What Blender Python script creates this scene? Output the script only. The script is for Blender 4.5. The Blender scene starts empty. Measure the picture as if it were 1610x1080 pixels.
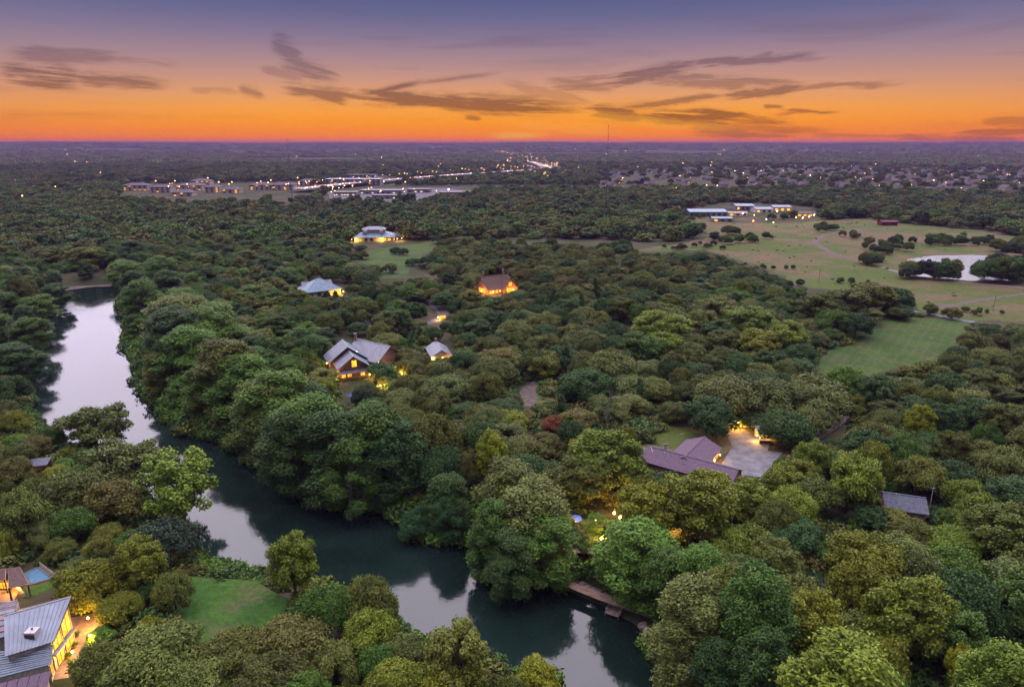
import bpy, math, random
import numpy as np
from mathutils import Vector, Matrix
random.seed(7); RNG = np.random.default_rng(7)
sc = bpy.context.scene
COL = sc.collection
rad = math.radians

# ------------------------------------------------------------------ camera
F = 1073.0                       # focal length in pixels of the 1610-wide photograph
PIT = math.atan(314 / 1073.0)
CZ = 92.0                        # drone height above the river
G = 6.0                          # level of the terrace above the river
CP, SP = math.cos(PIT), math.sin(PIT)
def P(x, y, z=G):                # pixel -> point on the horizontal plane z
    u = (x - 805) / F; v = (540 - y) / F
    t = (z - CZ) / (-SP + v * CP)
    return Vector((u * t, (CP + v * SP) * t, z))
def Q(X, Y, Z):                  # point -> pixel, depth
    d = Y * CP - (Z - CZ) * SP; v = Y * SP + (Z - CZ) * CP
    return 805 + F * X / d, 540 - F * v / d, d
cd = bpy.data.cameras.new("camera"); cam = bpy.data.objects.new("camera", cd); COL.objects.link(cam)
cd.sensor_width = 36; cd.lens = 36 * F / 1610; cd.clip_start = 1; cd.clip_end = 60000
cam.location = (0, 0, CZ); cam.rotation_euler = (math.pi / 2 - PIT, 0, 0)
sc.camera = cam

# ------------------------------------------------------------------ render settings, exposure
sc.view_settings.view_transform = 'Standard'; sc.view_settings.look = 'None'
sc.view_settings.exposure = 1.45; sc.view_settings.gamma = 1.0
cy = sc.cycles
cy.use_denoising = True; cy.use_adaptive_sampling = True; cy.adaptive_threshold = 0.04
cy.max_bounces = 5; cy.diffuse_bounces = 0; cy.glossy_bounces = 2; cy.transmission_bounces = 3
cy.transparent_max_bounces = 4; cy.volume_bounces = 0; cy.sample_clamp_indirect = 4.0
cy.caustics_reflective = False; cy.caustics_refractive = False

# ------------------------------------------------------------------ sky
def s2l(c):
    return tuple((v / 255 / 12.92 if v / 255 <= .04045 else ((v / 255 + .055) / 1.055) ** 2.4) for v in c)
SUN_EL, SUN_AZ = 9.0, 2.0
GLOW_EL = 62.0                   # centre of the broad afterglow that the lamp stands for
class NT:
    def __init__(s, tree): s.t = tree; s.n = tree.nodes; s.l = tree.links
    def new(s, typ, **kw):
        n = s.n.new(typ)
        for k, v in kw.items(): setattr(n, k, v)
        return n
    def put(s, sock, v):
        if isinstance(v, bpy.types.NodeSocket): s.l.new(v, sock)
        elif v is not None:
            if sock.type == 'RGBA' and len(v) == 3: v = tuple(v) + (1,)
            sock.default_value = v
    def m(s, op, a, b=None, c=None, clamp=False):
        n = s.new('ShaderNodeMath', operation=op, use_clamp=clamp)
        s.put(n.inputs[0], a)
        if b is not None: s.put(n.inputs[1], b)
        if c is not None: s.put(n.inputs[2], c)
        return n.outputs[0]
    def smooth(s, v, a, b, lo=0., hi=1.):
        n = s.new('ShaderNodeMapRange', interpolation_type='SMOOTHSTEP')
        s.put(n.inputs[0], v); s.put(n.inputs[1], a); s.put(n.inputs[2], b); s.put(n.inputs[3], lo); s.put(n.inputs[4], hi)
        return n.outputs[0]
    def lin(s, v, a, b, lo=0., hi=1.):
        n = s.new('ShaderNodeMapRange')
        s.put(n.inputs[0], v); s.put(n.inputs[1], a); s.put(n.inputs[2], b); s.put(n.inputs[3], lo); s.put(n.inputs[4], hi)
        return n.outputs[0]
    def mix(s, f, a, b, blend='MIX'):
        n = s.new('ShaderNodeMix', data_type='RGBA', blend_type=blend)
        s.put(n.inputs[0], f); s.put(n.inputs[6], a); s.put(n.inputs[7], b)
        return n.outputs[2]
    def xyz(s, x, y, z):
        n = s.new('ShaderNodeCombineXYZ'); s.put(n.inputs[0], x); s.put(n.inputs[1], y); s.put(n.inputs[2], z); return n.outputs[0]
    def noise(s, vec, scale, detail=3, rough=.55, dist=0., out=0):
        n = s.new('ShaderNodeTexNoise'); s.put(n.inputs['Vector'], vec); n.inputs['Scale'].default_value = scale
        n.inputs['Detail'].default_value = detail; n.inputs['Roughness'].default_value = rough; n.inputs['Distortion'].default_value = dist
        return n.outputs[out]
    def ramp(s, f, stops):
        n = s.new('ShaderNodeValToRGB'); r = n.color_ramp; s.put(n.inputs[0], f)
        while len(r.elements) < len(stops): r.elements.new(.5)
        for e, (p, c) in zip(r.elements, stops): e.position = p; e.color = tuple(c) + (1,) if len(c) == 3 else c
        return n.outputs[0]

def azel(x, y):
    u = (x - 805) / F; v = (540 - y) / F
    dx, dy, dz = u, CP + v * SP, -SP + v * CP
    return math.degrees(math.atan2(dx, dy)), math.degrees(math.atan2(dz, math.hypot(dx, dy)))

def build_world():
    w = bpy.data.worlds.new("World"); sc.world = w; w.use_nodes = True
    t = NT(w.node_tree); t.n.clear()
    tc = t.new('ShaderNodeTexCoord'); sp = t.new('ShaderNodeSeparateXYZ'); t.l.new(tc.outputs['Generated'], sp.inputs[0])
    X, Y, Z = sp.outputs
    el = t.m('MULTIPLY', t.m('ARCSINE', Z), 57.29578)
    az = t.m('MULTIPLY', t.m('ARCTAN2', X, Y), 57.29578)
    f = t.m('DIVIDE', el, 30.0, clamp=True)
    e = lambda d: d / 30.0
    up = [(e(13), s2l((118, 108, 164))), (e(20), s2l((156, 134, 184))), (1, s2l((158, 146, 186)))]
    mid = t.ramp(f, [(0, s2l((252, 120, 14))), (e(.8), s2l((255, 140, 16))), (e(1.7), s2l((255, 156, 32))), (e(2.6), s2l((250, 164, 66))), (e(3.6), s2l((232, 162, 106))), (e(4.7), s2l((206, 152, 128))),
                     (e(6.1), s2l((174, 139, 143))), (e(7.7), s2l((138, 121, 147))), (e(9.2), s2l((108, 106, 144))), (e(10.4), s2l((92, 97, 140)))] + up)
    side = t.ramp(f, [(0, s2l((236, 112, 34))), (e(.8), s2l((244, 130, 48))), (e(1.7), s2l((240, 146, 70))), (e(2.6), s2l((228, 150, 92))), (e(3.6), s2l((208, 147, 116))), (e(4.7), s2l((186, 141, 131))),
                      (e(6.1), s2l((156, 132, 144))), (e(7.7), s2l((128, 119, 148))), (e(9.2), s2l((104, 106, 146))), (e(10.4), s2l((90, 98, 142)))] + up)
    da = t.m('ABSOLUTE', t.m('SUBTRACT', az, 1.0))
    base = t.mix(t.smooth(da, 12., 52.), mid, side)
    # away from the afterglow the band turns to dull rose
    base = t.mix(t.m('MULTIPLY', t.smooth(da, 60., 140.), t.smooth(el, 14., 2.)), base, s2l((150, 112, 140)))
    # clouds: thin streaks laid out by direction
    wv = t.xyz(t.m('MULTIPLY', az, .11), t.m('MULTIPLY', el, .42), 0.)
    n1 = t.noise(wv, 1.6, 4, .6)
    n2 = t.noise(t.xyz(t.m('MULTIPLY', az, .22), t.m('MULTIPLY', el, 1.5), 3.3), 1.0, 5, .62, .6)
    el2 = t.m('ADD', el, t.m('MULTIPLY', t.m('SUBTRACT', n1, .5), .9))
    tex = t.smooth(n2, .30, .62)
    n3 = t.noise(t.xyz(t.m('MULTIPLY', az, .55), t.m('MULTIPLY', el, 2.2), 7.7), 1.0, 5, .65, .8)
    el3 = t.m('ADD', el2, t.m('MULTIPLY', t.m('SUBTRACT', n3, .5), .55))
    S = [(20,82,190,92,8,.55),(0,112,130,125,12,.85),(100,124,258,132,8,.75),(425,60,472,92,11,.6),(440,96,530,122,10,.65),(410,108,475,124,5,.4),
         (375,140,415,151,6,.6),(440,138,560,152,8,.8),(480,143,545,155,8,.8),(560,152,720,160,10,.95),(640,155,880,172,11,1.),(700,150,900,163,7,.6),
         (870,137,1010,118,9,.65),(930,130,1100,103,8,.8),(1080,104,1270,86,5.5,.7),(1180,92,1215,82,4,.5),(1000,125,1250,130,6,.6),(1060,130,1180,134,6,.6),
         (970,170,1140,150,4,.75),(1130,152,1270,138,6,.8),(1250,140,1420,129,4,.6),(925,174,1010,185,9,1.),(1000,180,1160,190,10,1.),(1040,179,1180,183,5,.9),
         (1080,200,1180,212,9,.7),(1150,210,1265,208,6,.6),(1220,178,1315,177,3.5,.8),(1200,168,1232,169,3,.7),(1380,215,1610,218,4,.6),(1540,195,1640,190,6,.5),
         (1500,210,1640,205,4,.6),(730,185,756,187,3,.7),(790,130,930,165,8,.35),(0,106,90,116,6,.7),(150,90,290,100,4,.35),(300,140,380,146,3,.3),(520,150,640,158,5,.8),(820,170,960,176,5,.7),(1120,186,1240,192,5,.7),(1090,196,1300,205,5,.5),(1190,98,1300,92,3,.4),(860,128,960,140,6,.5),(1270,212,1420,216,3,.4)]
    dens = None
    FIB = []
    for sl_ in (-14., -3., 5., 11.):
        c_, s__ = math.cos(rad(sl_)), math.sin(rad(sl_))
        nu = t.m('MULTIPLY', t.m('ADD', t.m('MULTIPLY', az, c_), t.m('MULTIPLY', el, s__)), .2); nv = t.m('MULTIPLY', t.m('ADD', t.m('MULTIPLY', az, -s__), t.m('MULTIPLY', el, c_)), 2.3)
        FIB.append((sl_, t.lin(t.noise(t.xyz(nu, nv, sl_), 1.0, 7, .66, .35), .3, .7, .1, 2.1)))
    def stroke(x0, y0, x1, y1, wpx, st, ee, texture):
        a0, e0 = azel(x0, y0); a1, e1 = azel(x1, y1)
        L = math.hypot(a1 - a0, e1 - e0); c, s_ = (a1 - a0) / L, (e1 - e0) / L; wd = wpx * .0534 * 1.05
        A = t.m('SUBTRACT', az, a0); E = t.m('SUBTRACT', ee, e0)
        u = t.m('ADD', t.m('MULTIPLY', A, c / L), t.m('MULTIPLY', E, s_ / L))
        v = t.m('ADD', t.m('MULTIPLY', A, -s_ / wd), t.m('MULTIPLY', E, c / wd))
        ends = t.m('MULTIPLY', t.smooth(u, -.2, .3), t.smooth(u, 1.25, .7))
        g = t.m('MULTIPLY', t.m('EXPONENT', t.m('MULTIPLY', t.m('MULTIPLY', v, v), -.75)), ends)
        if texture:                            # fibres drawn out along the streak
            nn = min(FIB, key=lambda q: abs(q[0] - math.degrees(math.atan2(e1 - e0, a1 - a0))))[1]
            d = t.smooth(t.m('MULTIPLY', g, nn), .10, 1.05)
        else: d = g
        return t.m('MULTIPLY', d, st)
    for s_ in S:
        d = stroke(*s_, el3, True)
        dens = d if dens is None else t.m('MAXIMUM', dens, d)
    for s_ in [(568,150,660,130,3.2,1.),(650,132,775,116,2.6,.6)]:     # old contrail
        d = stroke(*s_, t.m('ADD', el, t.m('MULTIPLY', t.m('SUBTRACT', n3, .5), .25)), False); dens = t.m('MAXIMUM', dens, d)
    # faint random streaks everywhere in the lower sky
    n4 = t.noise(t.xyz(t.m('MULTIPLY', az, .06), t.m('MULTIPLY', el, .5), 1.2), 1.0, 5, .6, .5)
    faint = t.m('MULTIPLY', t.m('MULTIPLY', t.smooth(n4, .52, .72), .3), t.m('MULTIPLY', t.smooth(el, .3, 2.), t.smooth(el, 16., 6.)))
    dens = t.m('MAXIMUM', dens, faint)
    dark = t.mix(.72, base, t.mix(t.smooth(el, 2., 6.5), s2l((100, 54, 40)), s2l((92, 66, 84))))
    cloudy = t.mix(t.m('MINIMUM', t.m('MULTIPLY', dens, 1.05), .96), base, dark)
    glow = stroke(775, 216, 850, 212, 4, .8, el3, False); glow = t.m('MAXIMUM', glow, stroke(800, 195, 960, 205, 7, .35, el3, True))
    glow = t.m('MAXIMUM', glow, stroke(900, 182, 1150, 203, 7, .4, el3, True))
    cloudy = t.mix(glow, cloudy, s2l((255, 176, 48)))
    # above the band the physical sky takes over
    sky = t.new('ShaderNodeTexSky', sky_type='NISHITA', sun_disc=False, sun_elevation=rad(SUN_EL), sun_rotation=rad(SUN_AZ))
    sky.air_density = 1.4; sky.dust_density = 1.5; sky.ozone_density = 2.5
    b1 = t.new('ShaderNodeBackground'); t.l.new(cloudy, b1.inputs[0]); b1.inputs[1].default_value = 2 ** -sc.view_settings.exposure
    b2 = t.new('ShaderNodeBackground'); t.l.new(t.mix(.55, sky.outputs[0], (6.2, 5.7, 6.9)), b2.inputs[0]); b2.inputs[1].default_value = SKY
    mx = t.new('ShaderNodeMixShader'); t.l.new(t.smooth(el, 11., 34.), mx.inputs[0])
    t.l.new(b1.outputs[0], mx.inputs[1]); t.l.new(b2.outputs[0], mx.inputs[2])
    o = t.new('ShaderNodeOutputWorld'); t.l.new(mx.outputs[0], o.inputs[0])
SKY = 0.055
build_world()
sl = bpy.data.lights.new("sun", 'SUN'); sl.energy = 1.9; sl.angle = rad(114); sl.color = (.96, .85, 1.0)
so = bpy.data.objects.new("sun", sl); COL.objects.link(so)
_d = Vector((math.sin(rad(SUN_AZ)) * math.cos(rad(GLOW_EL)), math.cos(rad(SUN_AZ)) * math.cos(rad(GLOW_EL)), math.sin(rad(GLOW_EL))))
so.rotation_euler = _d.to_track_quat('Z', 'Y').to_euler(); so.location = (0, 300, 200)

# ------------------------------------------------------------------ materials
def mat(name, col, rough=.8, noise=None, amt=.3, metal=0., spec=.3, bump=0., emit=None, estr=0., detail=4, col2=None):
    m = bpy.data.materials.new(name); m.use_nodes = True; t = NT(m.node_tree); b = t.n['Principled BSDF']
    b.inputs['Roughness'].default_value = rough; b.inputs['Metallic'].default_value = metal; b.inputs['Specular IOR Level'].default_value = spec
    if noise:
        tc = t.new('ShaderNodeTexCoord'); v = tc.outputs['Object']
        n = t.noise(v, noise, detail, .6)
        c2 = col2 or tuple(x * (1 - amt) for x in col); c1 = col if col2 else tuple(min(1, x * (1 + amt)) for x in col)
        t.l.new(t.mix(t.smooth(n, .32, .68), c1, c2), b.inputs['Base Color'])
        if bump:
            bp = t.new('ShaderNodeBump'); bp.inputs['Strength'].default_value = bump; t.l.new(n, bp.inputs['Height']); t.l.new(bp.outputs[0], b.inputs['Normal'])
    else: b.inputs['Base Color'].default_value = tuple(col) + (1,)
    if emit:
        b.inputs['Emission Color'].default_value = tuple(emit) + (1,); b.inputs['Emission Strength'].default_value = estr
        m.cycles.emission_sampling = 'NONE'
    return m
M = {}
def leaf_mat():
    m = bpy.data.materials.new("leaf"); m.use_nodes = True; t = NT(m.node_tree); b = t.n['Principled BSDF']; out = t.n['Material Output']
    ti = t.new('ShaderNodeAttribute', attribute_type='INSTANCER', attribute_name='tint')
    lv = t.new('ShaderNodeAttribute', attribute_type='GEOMETRY', attribute_name='lv')
    k = t.lin(lv.outputs['Fac'], 0., 1., .3, 1.75)
    n = t.new('ShaderNodeVectorMath', operation='SCALE'); t.l.new(ti.outputs['Vector'], n.inputs[0]); t.l.new(k, n.inputs['Scale'])
    warm = t.mix(t.smooth(lv.outputs['Fac'], .7, 1.), n.outputs[0], t.mix(.5, n.outputs[0], (.13, .12, .03)))
    t.l.new(warm, b.inputs['Base Color']); b.inputs['Roughness'].default_value = .6; b.inputs['Specular IOR Level'].default_value = .25
    tr = t.new('ShaderNodeBsdfTranslucent'); t.l.new(warm, tr.inputs[0])
    mx = t.new('ShaderNodeMixShader'); mx.inputs[0].default_value = .14
    t.l.new(b.outputs[0], mx.inputs[1]); t.l.new(tr.outputs[0], mx.inputs[2]); t.l.new(mx.outputs[0], out.inputs[0])
    return m
M['leaf'] = leaf_mat()
M['deadwood'] = mat('dead_wood', (.24, .215, .19), .95, 3, .3)
M['bark'] = mat('bark', (.10, .082, .066), .95, 3, .4)
def ground_mat():
    m = bpy.data.materials.new("ground"); m.use_nodes = True; t = NT(m.node_tree); b = t.n['Principled BSDF']
    geo = t.new('ShaderNodeNewGeometry'); p = geo.outputs['Position']
    n1 = t.noise(p, .03, 5, .6); n2 = t.noise(p, .4, 4, .6); n3 = t.noise(p, .0022, 5, .6)
    c = t.mix(t.smooth(n1, .4, .62), (.035, .045, .018), (.075, .06, .038))
    c = t.mix(t.m('MULTIPLY', t.smooth(n2, .5, .75), .5), c, (.05, .07, .02))
    far = t.mix(t.smooth(n3, .42, .6), (.035, .05, .025), (.07, .07, .045))
    sp = t.new('ShaderNodeSeparateXYZ'); t.l.new(p, sp.inputs[0])
    c = t.mix(t.smooth(sp.outputs[1], 1500., 3000.), c, far)
    t.l.new(c, b.inputs['Base Color']); b.inputs['Roughness'].default_value = .95; b.inputs['Specular IOR Level'].default_value = .1
    bp = t.new('ShaderNodeBump'); bp.inputs['Strength'].default_value = .6; bp.inputs['Distance'].default_value = .4; t.l.new(n2, bp.inputs['Height']); t.l.new(bp.outputs[0], b.inputs['Normal'])
    return m
M['ground'] = ground_mat()
def grass_mat(name, a, b_, c_, s1, s2, stripes=0.):
    m = bpy.data.materials.new(name); m.use_nodes = True; t = NT(m.node_tree); b = t.n['Principled BSDF']
    geo = t.new('ShaderNodeNewGeometry'); p = geo.outputs['Position']
    c = t.mix(t.smooth(t.noise(p, s1, 5, .65, .5), .42, .57), a, b_)
    c = t.mix(t.m('MULTIPLY', t.smooth(t.noise(p, s2, 4, .7), .45, .7), .7), c, c_)
    fine = t.noise(p, .9, 4, .75)
    c = t.mix(1., c, t.ramp(fine, [(.25, (.55, .55, .55)), (.75, (1.35, 1.35, 1.35))]), 'MULTIPLY')
    if stripes:
        sp = t.new('ShaderNodeSeparateXYZ'); t.l.new(p, sp.inputs[0])
        w = t.m('SINE', t.m('ADD', t.m('ADD', t.m('MULTIPLY', sp.outputs[0], 1.25), t.m('MULTIPLY', sp.outputs[1], -.95)), t.m('MULTIPLY', t.noise(p, .05, 2), 6.)))
        c = t.mix(t.m('MULTIPLY', t.smooth(w, .2, 1.), stripes), c, (.16, .15, .09))
    t.l.new(c, b.inputs['Base Color']); b.inputs['Roughness'].default_value = .95; b.inputs['Specular IOR Level'].default_value = .1
    bp = t.new('ShaderNodeBump'); bp.inputs['Strength'].default_value = .5; bp.inputs['Distance'].default_value = .3; t.l.new(fine, bp.inputs['Height']); t.l.new(bp.outputs[0], b.inputs['Normal'])
    return m
M['meadow'] = grass_mat('meadow', (.078, .105, .024), (.145, .104, .06), (.06, .10, .016), .02, .055)
M['lawn'] = grass_mat('lawn', (.038, .08, .018), (.06, .10, .024), (.085, .085, .035), .03, .09, .10)
M['garden'] = grass_mat('garden_lawn', (.04, .10, .018), (.055, .115, .02), (.11, .095, .05), .05, .1)
M['dirt'] = mat('dirt', (.105, .082, .07), .95, .5, .35, bump=.3)
M['gravel'] = mat('gravel', (.19, .17, .165), .95, .8, .3, bump=.3)
M['asphalt'] = mat('asphalt', (.10, .095, .11), .9, .6, .25)
M['concrete'] = mat('concrete', (.145, .148, .17), .8, .35, .25, bump=.1)
M['stone'] = mat('stone', (.24, .19, .17), .9, 1.2, .35, bump=.5)
def water_mat(name, body, ripple, dist, ior=1.72, r0=.035, r1=.1):
    m = bpy.data.materials.new(name); m.use_nodes = True; t = NT(m.node_tree); b = t.n['Principled BSDF']
    geo = t.new('ShaderNodeNewGeometry'); p = geo.outputs['Position']
    n = t.noise(p, .06, 3, .6)
    t.l.new(t.mix(t.smooth(n, .35, .65), body, tuple(x * 1.5 for x in body)), b.inputs['Base Color'])
    b.inputs['IOR'].default_value = ior; b.inputs['Specular IOR Level'].default_value = .5
    t.l.new(t.lin(t.noise(p, .03, 3, .6), .3, .7, r0, r1), b.inputs['Roughness'])
    w = t.m('ADD', t.noise(p, .55, 3, .6), t.m('MULTIPLY', t.noise(p, .12, 2, .5), 2.))
    bp = t.new('ShaderNodeBump'); bp.inputs['Strength'].default_value = ripple; bp.inputs['Distance'].default_value = dist; t.l.new(w, bp.inputs['Height']); t.l.new(bp.outputs[0], b.inputs['Normal'])
    return m
M['water'] = water_mat('river_water', (.006, .0145, .0115), .3, .05)
M['pondwater'] = water_mat('pond_water', (.02, .03, .03), .15, .04, 2.4, .2, .26)

# ------------------------------------------------------------------ object helpers
def link(o, parent=None):
    COL.objects.link(o)
    if parent is not None: o.parent = parent
    return o
def tag(o, label=None, cat=None, group=None, kind=None):
    if label: o['label'] = label
    if cat: o['category'] = cat
    if group: o['group'] = group
    if kind: o['kind'] = kind
    return o
def thing(name, label, cat, loc=(0, 0, 0), rz=0., group=None):
    o = bpy.data.objects.new(name, None); o.empty_display_size = .5; o.location = loc; o.rotation_euler = (0, 0, rz)
    link(o); return tag(o, label, cat, group)
def mesh_obj(name, verts, faces, m, parent=None, smooth=False, loc=None):
    me = bpy.data.meshes.new(name); me.from_pydata([tuple(v) for v in verts], [], faces); me.update()
    if m is not None: me.materials.append(M[m] if isinstance(m, str) else m)
    if smooth: me.shade_smooth()
    o = bpy.data.objects.new(name, me)
    if loc is not None: o.location = loc
    return link(o, parent)
class MB:
    def __init__(s): s.v = []; s.f = []
    def box(s, x0, x1, y0, y1, z0, z1):
        b = len(s.v); s.v += [(x0,y0,z0),(x1,y0,z0),(x1,y1,z0),(x0,y1,z0),(x0,y0,z1),(x1,y0,z1),(x1,y1,z1),(x0,y1,z1)]
        s.f += [tuple(b + i for i in q) for q in ((3,2,1,0),(4,5,6,7),(0,1,5,4),(1,2,6,5),(2,3,7,6),(3,0,4,7))]; return s
    def slab(s, pts, th):                      # polygon extruded along its normal downwards
        pts = [Vector(p) for p in pts]; n = (pts[1] - pts[0]).cross(pts[2] - pts[0]).normalized()
        if n.z < 0: pts.reverse(); n = -n
        b = len(s.v); k = len(pts); s.v += [tuple(p) for p in pts] + [tuple(p - n * th) for p in pts]
        s.f += [tuple(range(b, b + k)), tuple(range(b + 2 * k - 1, b + k - 1, -1))]
        s.f += [(b + i, b + k + i, b + k + (i + 1) % k, b + (i + 1) % k) for i in range(k)]; return s
    def prism(s, poly, z0, z1):                # plan polygon extruded upwards
        a = sum(p[0] * q[1] - q[0] * p[1] for p, q in zip(poly, poly[1:] + poly[:1]))
        if a < 0: poly = poly[::-1]
        b = len(s.v); k = len(poly); s.v += [(p[0], p[1], z0) for p in poly] + [(p[0], p[1], z1) for p in poly]
        s.f += [tuple(range(b + k - 1, b - 1, -1)), tuple(range(b + k, b + 2 * k))]
        s.f += [(b + i, b + (i + 1) % k, b + k + (i + 1) % k, b + k + i) for i in range(k)]; return s
    def bar(s, a, c, r, r2=None, n=6):         # tapered round bar
        a, c = Vector(a), Vector(c); r2 = r if r2 is None else r2; d = (c - a).normalized()
        u = d.orthogonal().normalized(); w = d.cross(u); b = len(s.v)
        for p, rr in ((a, r), (c, r2)):
            for i in range(n):
                g = 2 * math.pi * i / n; s.v.append(tuple(p + (u * math.cos(g) + w * math.sin(g)) * rr))
        s.f += [(b + i, b + (i + 1) % n, b + n + (i + 1) % n, b + n + i) for i in range(n)] + [tuple(range(b + n - 1, b - 1, -1)), tuple(range(b + n, b + 2 * n))]; return s
    def cone(s, c, r, h, n=8):
        b = len(s.v); s.v += [(c[0] + r * math.cos(2 * math.pi * i / n), c[1] + r * math.sin(2 * math.pi * i / n), c[2]) for i in range(n)] + [(c[0], c[1], c[2] + h)]
        s.f += [(b + i, b + (i + 1) % n, b + n) for i in range(n)] + [tuple(range(b + n - 1, b - 1, -1))]; return s
    def ball(s, c, r, n=8, m=5, sz=1.):
        b = len(s.v)
        for j in range(m + 1):
            ph = math.pi * j / m
            for i in range(n):
                g = 2 * math.pi * i / n; s.v.append((c[0] + r * math.sin(ph) * math.cos(g), c[1] + r * math.sin(ph) * math.sin(g), c[2] + r * sz * math.cos(ph)))
        s.f += [(b + j * n + i, b + (j + 1) * n + i, b + (j + 1) * n + (i + 1) % n, b + j * n + (i + 1) % n) for j in range(m) for i in range(n)]; return s
    def build(s, name, m, parent=None, smooth=False, loc=None): return mesh_obj(name, s.v, s.f, m, parent, smooth, loc)
def copy_tree(o, parent=None):
    c = o.copy(); COL.objects.link(c); c.parent = parent
    for ch in list(o.children): copy_tree(ch, c)
    return c

# ------------------------------------------------------------------ terrain
RIV_PX = [(188,446),(200,500),(208,545),(226,600),(255,650),(305,685),(360,702),(430,740),(520,788),(620,806),(665,840),(740,852),(800,888),(870,918),(950,953),(1005,985),(1035,1020),(1055,1080),(1085,1180),(1140,1330),
          (840,1330),(830,1180),(862,1080),(790,1056),(700,1030),(640,1012),(608,985),(560,955),(500,930),(420,912),(350,900),(305,876),(262,830),(200,775),(140,722),(66,692),(48,640),(36,590),(52,540),(72,490),(95,452)]
RIV = np.array([P(x, y, 0.)[:2] for x, y in RIV_PX])
def in_poly(X, Y, poly):
    c = np.zeros(X.shape, bool); n = len(poly)
    for i in range(n):
        x0, y0 = poly[i]; x1, y1 = poly[(i + 1) % n]
        k = ((y0 > Y) != (y1 > Y)) & (X < (x1 - x0) * (Y - y0) / (y1 - y0 + 1e-12) + x0); c ^= k
    return c
def dist_poly(X, Y, poly):
    d = np.full(X.shape, 1e9); n = len(poly)
    for i in range(n):
        ax, ay = poly[i]; bx, by = poly[(i + 1) % n]; ex, ey = bx - ax, by - ay
        t = np.clip(((X - ax) * ex + (Y - ay) * ey) / (ex * ex + ey * ey + 1e-9), 0, 1)
        d = np.minimum(d, np.hypot(X - ax - t * ex, Y - ay - t * ey))
    return d
def river_d(X, Y):
    X = np.asarray(X, float); Y = np.asarray(Y, float); d = dist_poly(X, Y, RIV); return np.where(in_poly(X, Y, RIV), -d, d)
def hills(X, Y):
    R = np.hypot(X, Y); a = np.arctan2(X, Y)
    bump = (np.sin(a * 9 + 1) + .6 * np.sin(a * 23 + .5) + .4 * np.sin(a * 41 + R / 900.) + .25 * np.sin(a * 97 + 2)) * 5.
    k = np.clip((R - 4200) / 7800, 0, 1); k = k * k * (3 - 2 * k)
    return k * (86. + bump) + np.clip((R - 3000) / 3000, 0, 1) * 3 * np.sin(X / 700.) * np.cos(Y / 900.)
def height(X, Y):
    d = river_d(X, Y)
    return np.interp(d, [-9, -1.5, 0, 5, 13], [-2.6, -.7, -.02, 3.2, G]) + hills(np.asarray(X, float), np.asarray(Y, float))
def build_ground():
    ang = np.concatenate([np.linspace(-50, 50, 230, endpoint=False), np.linspace(50, 310, 66, endpoint=False)])
    ang = np.radians(ang); rr = np.concatenate([[0.], np.geomspace(25, 450, 150), np.geomspace(460, 15000, 110)])
    A, R = np.meshgrid(ang, rr); X = R * np.sin(A); Y = R * np.cos(A); Z = height(X.ravel(), Y.ravel()).reshape(X.shape)
    na, nr = len(ang), len(rr)
    v = np.stack([X, Y, Z], -1).reshape(-1, 3)
    i, j = np.meshgrid(np.arange(na), np.arange(nr - 1)); i2 = (i + 1) % na
    f = np.stack([j * na + i, (j + 1) * na + i, (j + 1) * na + i2, j * na + i2], -1).reshape(-1, 4)
    me = bpy.data.meshes.new('ground'); me.from_pydata(v.tolist(), [], f[:, ::-1].tolist() if False else f.tolist()); me.update()
    me.flip_normals() if me.polygons[len(me.polygons) // 2].normal.z < 0 else None
    me.shade_smooth(); me.materials.append(M['ground'])
    tag(link(bpy.data.objects.new('ground', me)), kind='structure')
build_ground()
def rough_outline(pts, step, amp, seed):
    r = random.Random(seed); out = []
    for i in range(len(pts)):
        a, b = Vector(pts[i]), Vector(pts[(i + 1) % len(pts)]); k = max(1, int((b - a).length / step))
        for q in range(k):
            p = a.lerp(b, q / k); out.append(Vector((p.x + r.uniform(-amp, amp), p.y + r.uniform(-amp, amp), 0)))
    return out
def sheet(name, px, z, m, step=6, amp=1.2, seed=1, world=None):
    pts = world or [P(x, y, z) for x, y in px]
    o = rough_outline(pts, step, amp, seed) if step else [Vector(p) for p in pts]
    return tag(mesh_obj(name, [(p.x, p.y, z) for p in o], [tuple(range(len(o)))], m), kind='structure')
def ribbon(name, px, width, z, m, seed=1, wob=.0, world=None):
    pts = [Vector(p) for p in (world or [P(x, y, z) for x, y in px])]
    # Catmull-Rom
    q = []
    for i in range(len(pts) - 1):
        p0, p1, p2, p3 = pts[max(i - 1, 0)], pts[i], pts[i + 1], pts[min(i + 2, len(pts) - 1)]
        for k in range(8):
            t = k / 8; q.append(.5 * (2 * p1 + (p2 - p0) * t + (2 * p0 - 5 * p1 + 4 * p2 - p3) * t * t + (3 * p1 - p0 - 3 * p2 + p3) * t ** 3))
    q.append(pts[-1]); r = random.Random(seed); v = []; f = []
    for i, p in enumerate(q):
        d = (q[min(i + 1, len(q) - 1)] - q[max(i - 1, 0)]); d.z = 0; n = Vector((-d.y, d.x, 0)).normalized(); w = width / 2 * (1 + r.uniform(-wob, wob))
        v += [(p.x + n.x * w, p.y + n.y * w, z), (p.x - n.x * w, p.y - n.y * w, z)]
        if i: b = 2 * i; f.append((b - 2, b - 1, b + 1, b))
    return tag(mesh_obj(name, v, f, m), kind='structure'), q
rv = [Vector((x, y, 0)) for x, y in RIV]
tag(mesh_obj('river', [tuple(p) for p in rough_outline(rv, 4, .0, 1)], [tuple(range(len(rough_outline(rv, 4, .0, 1))))], 'water'), kind='structure')
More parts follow.
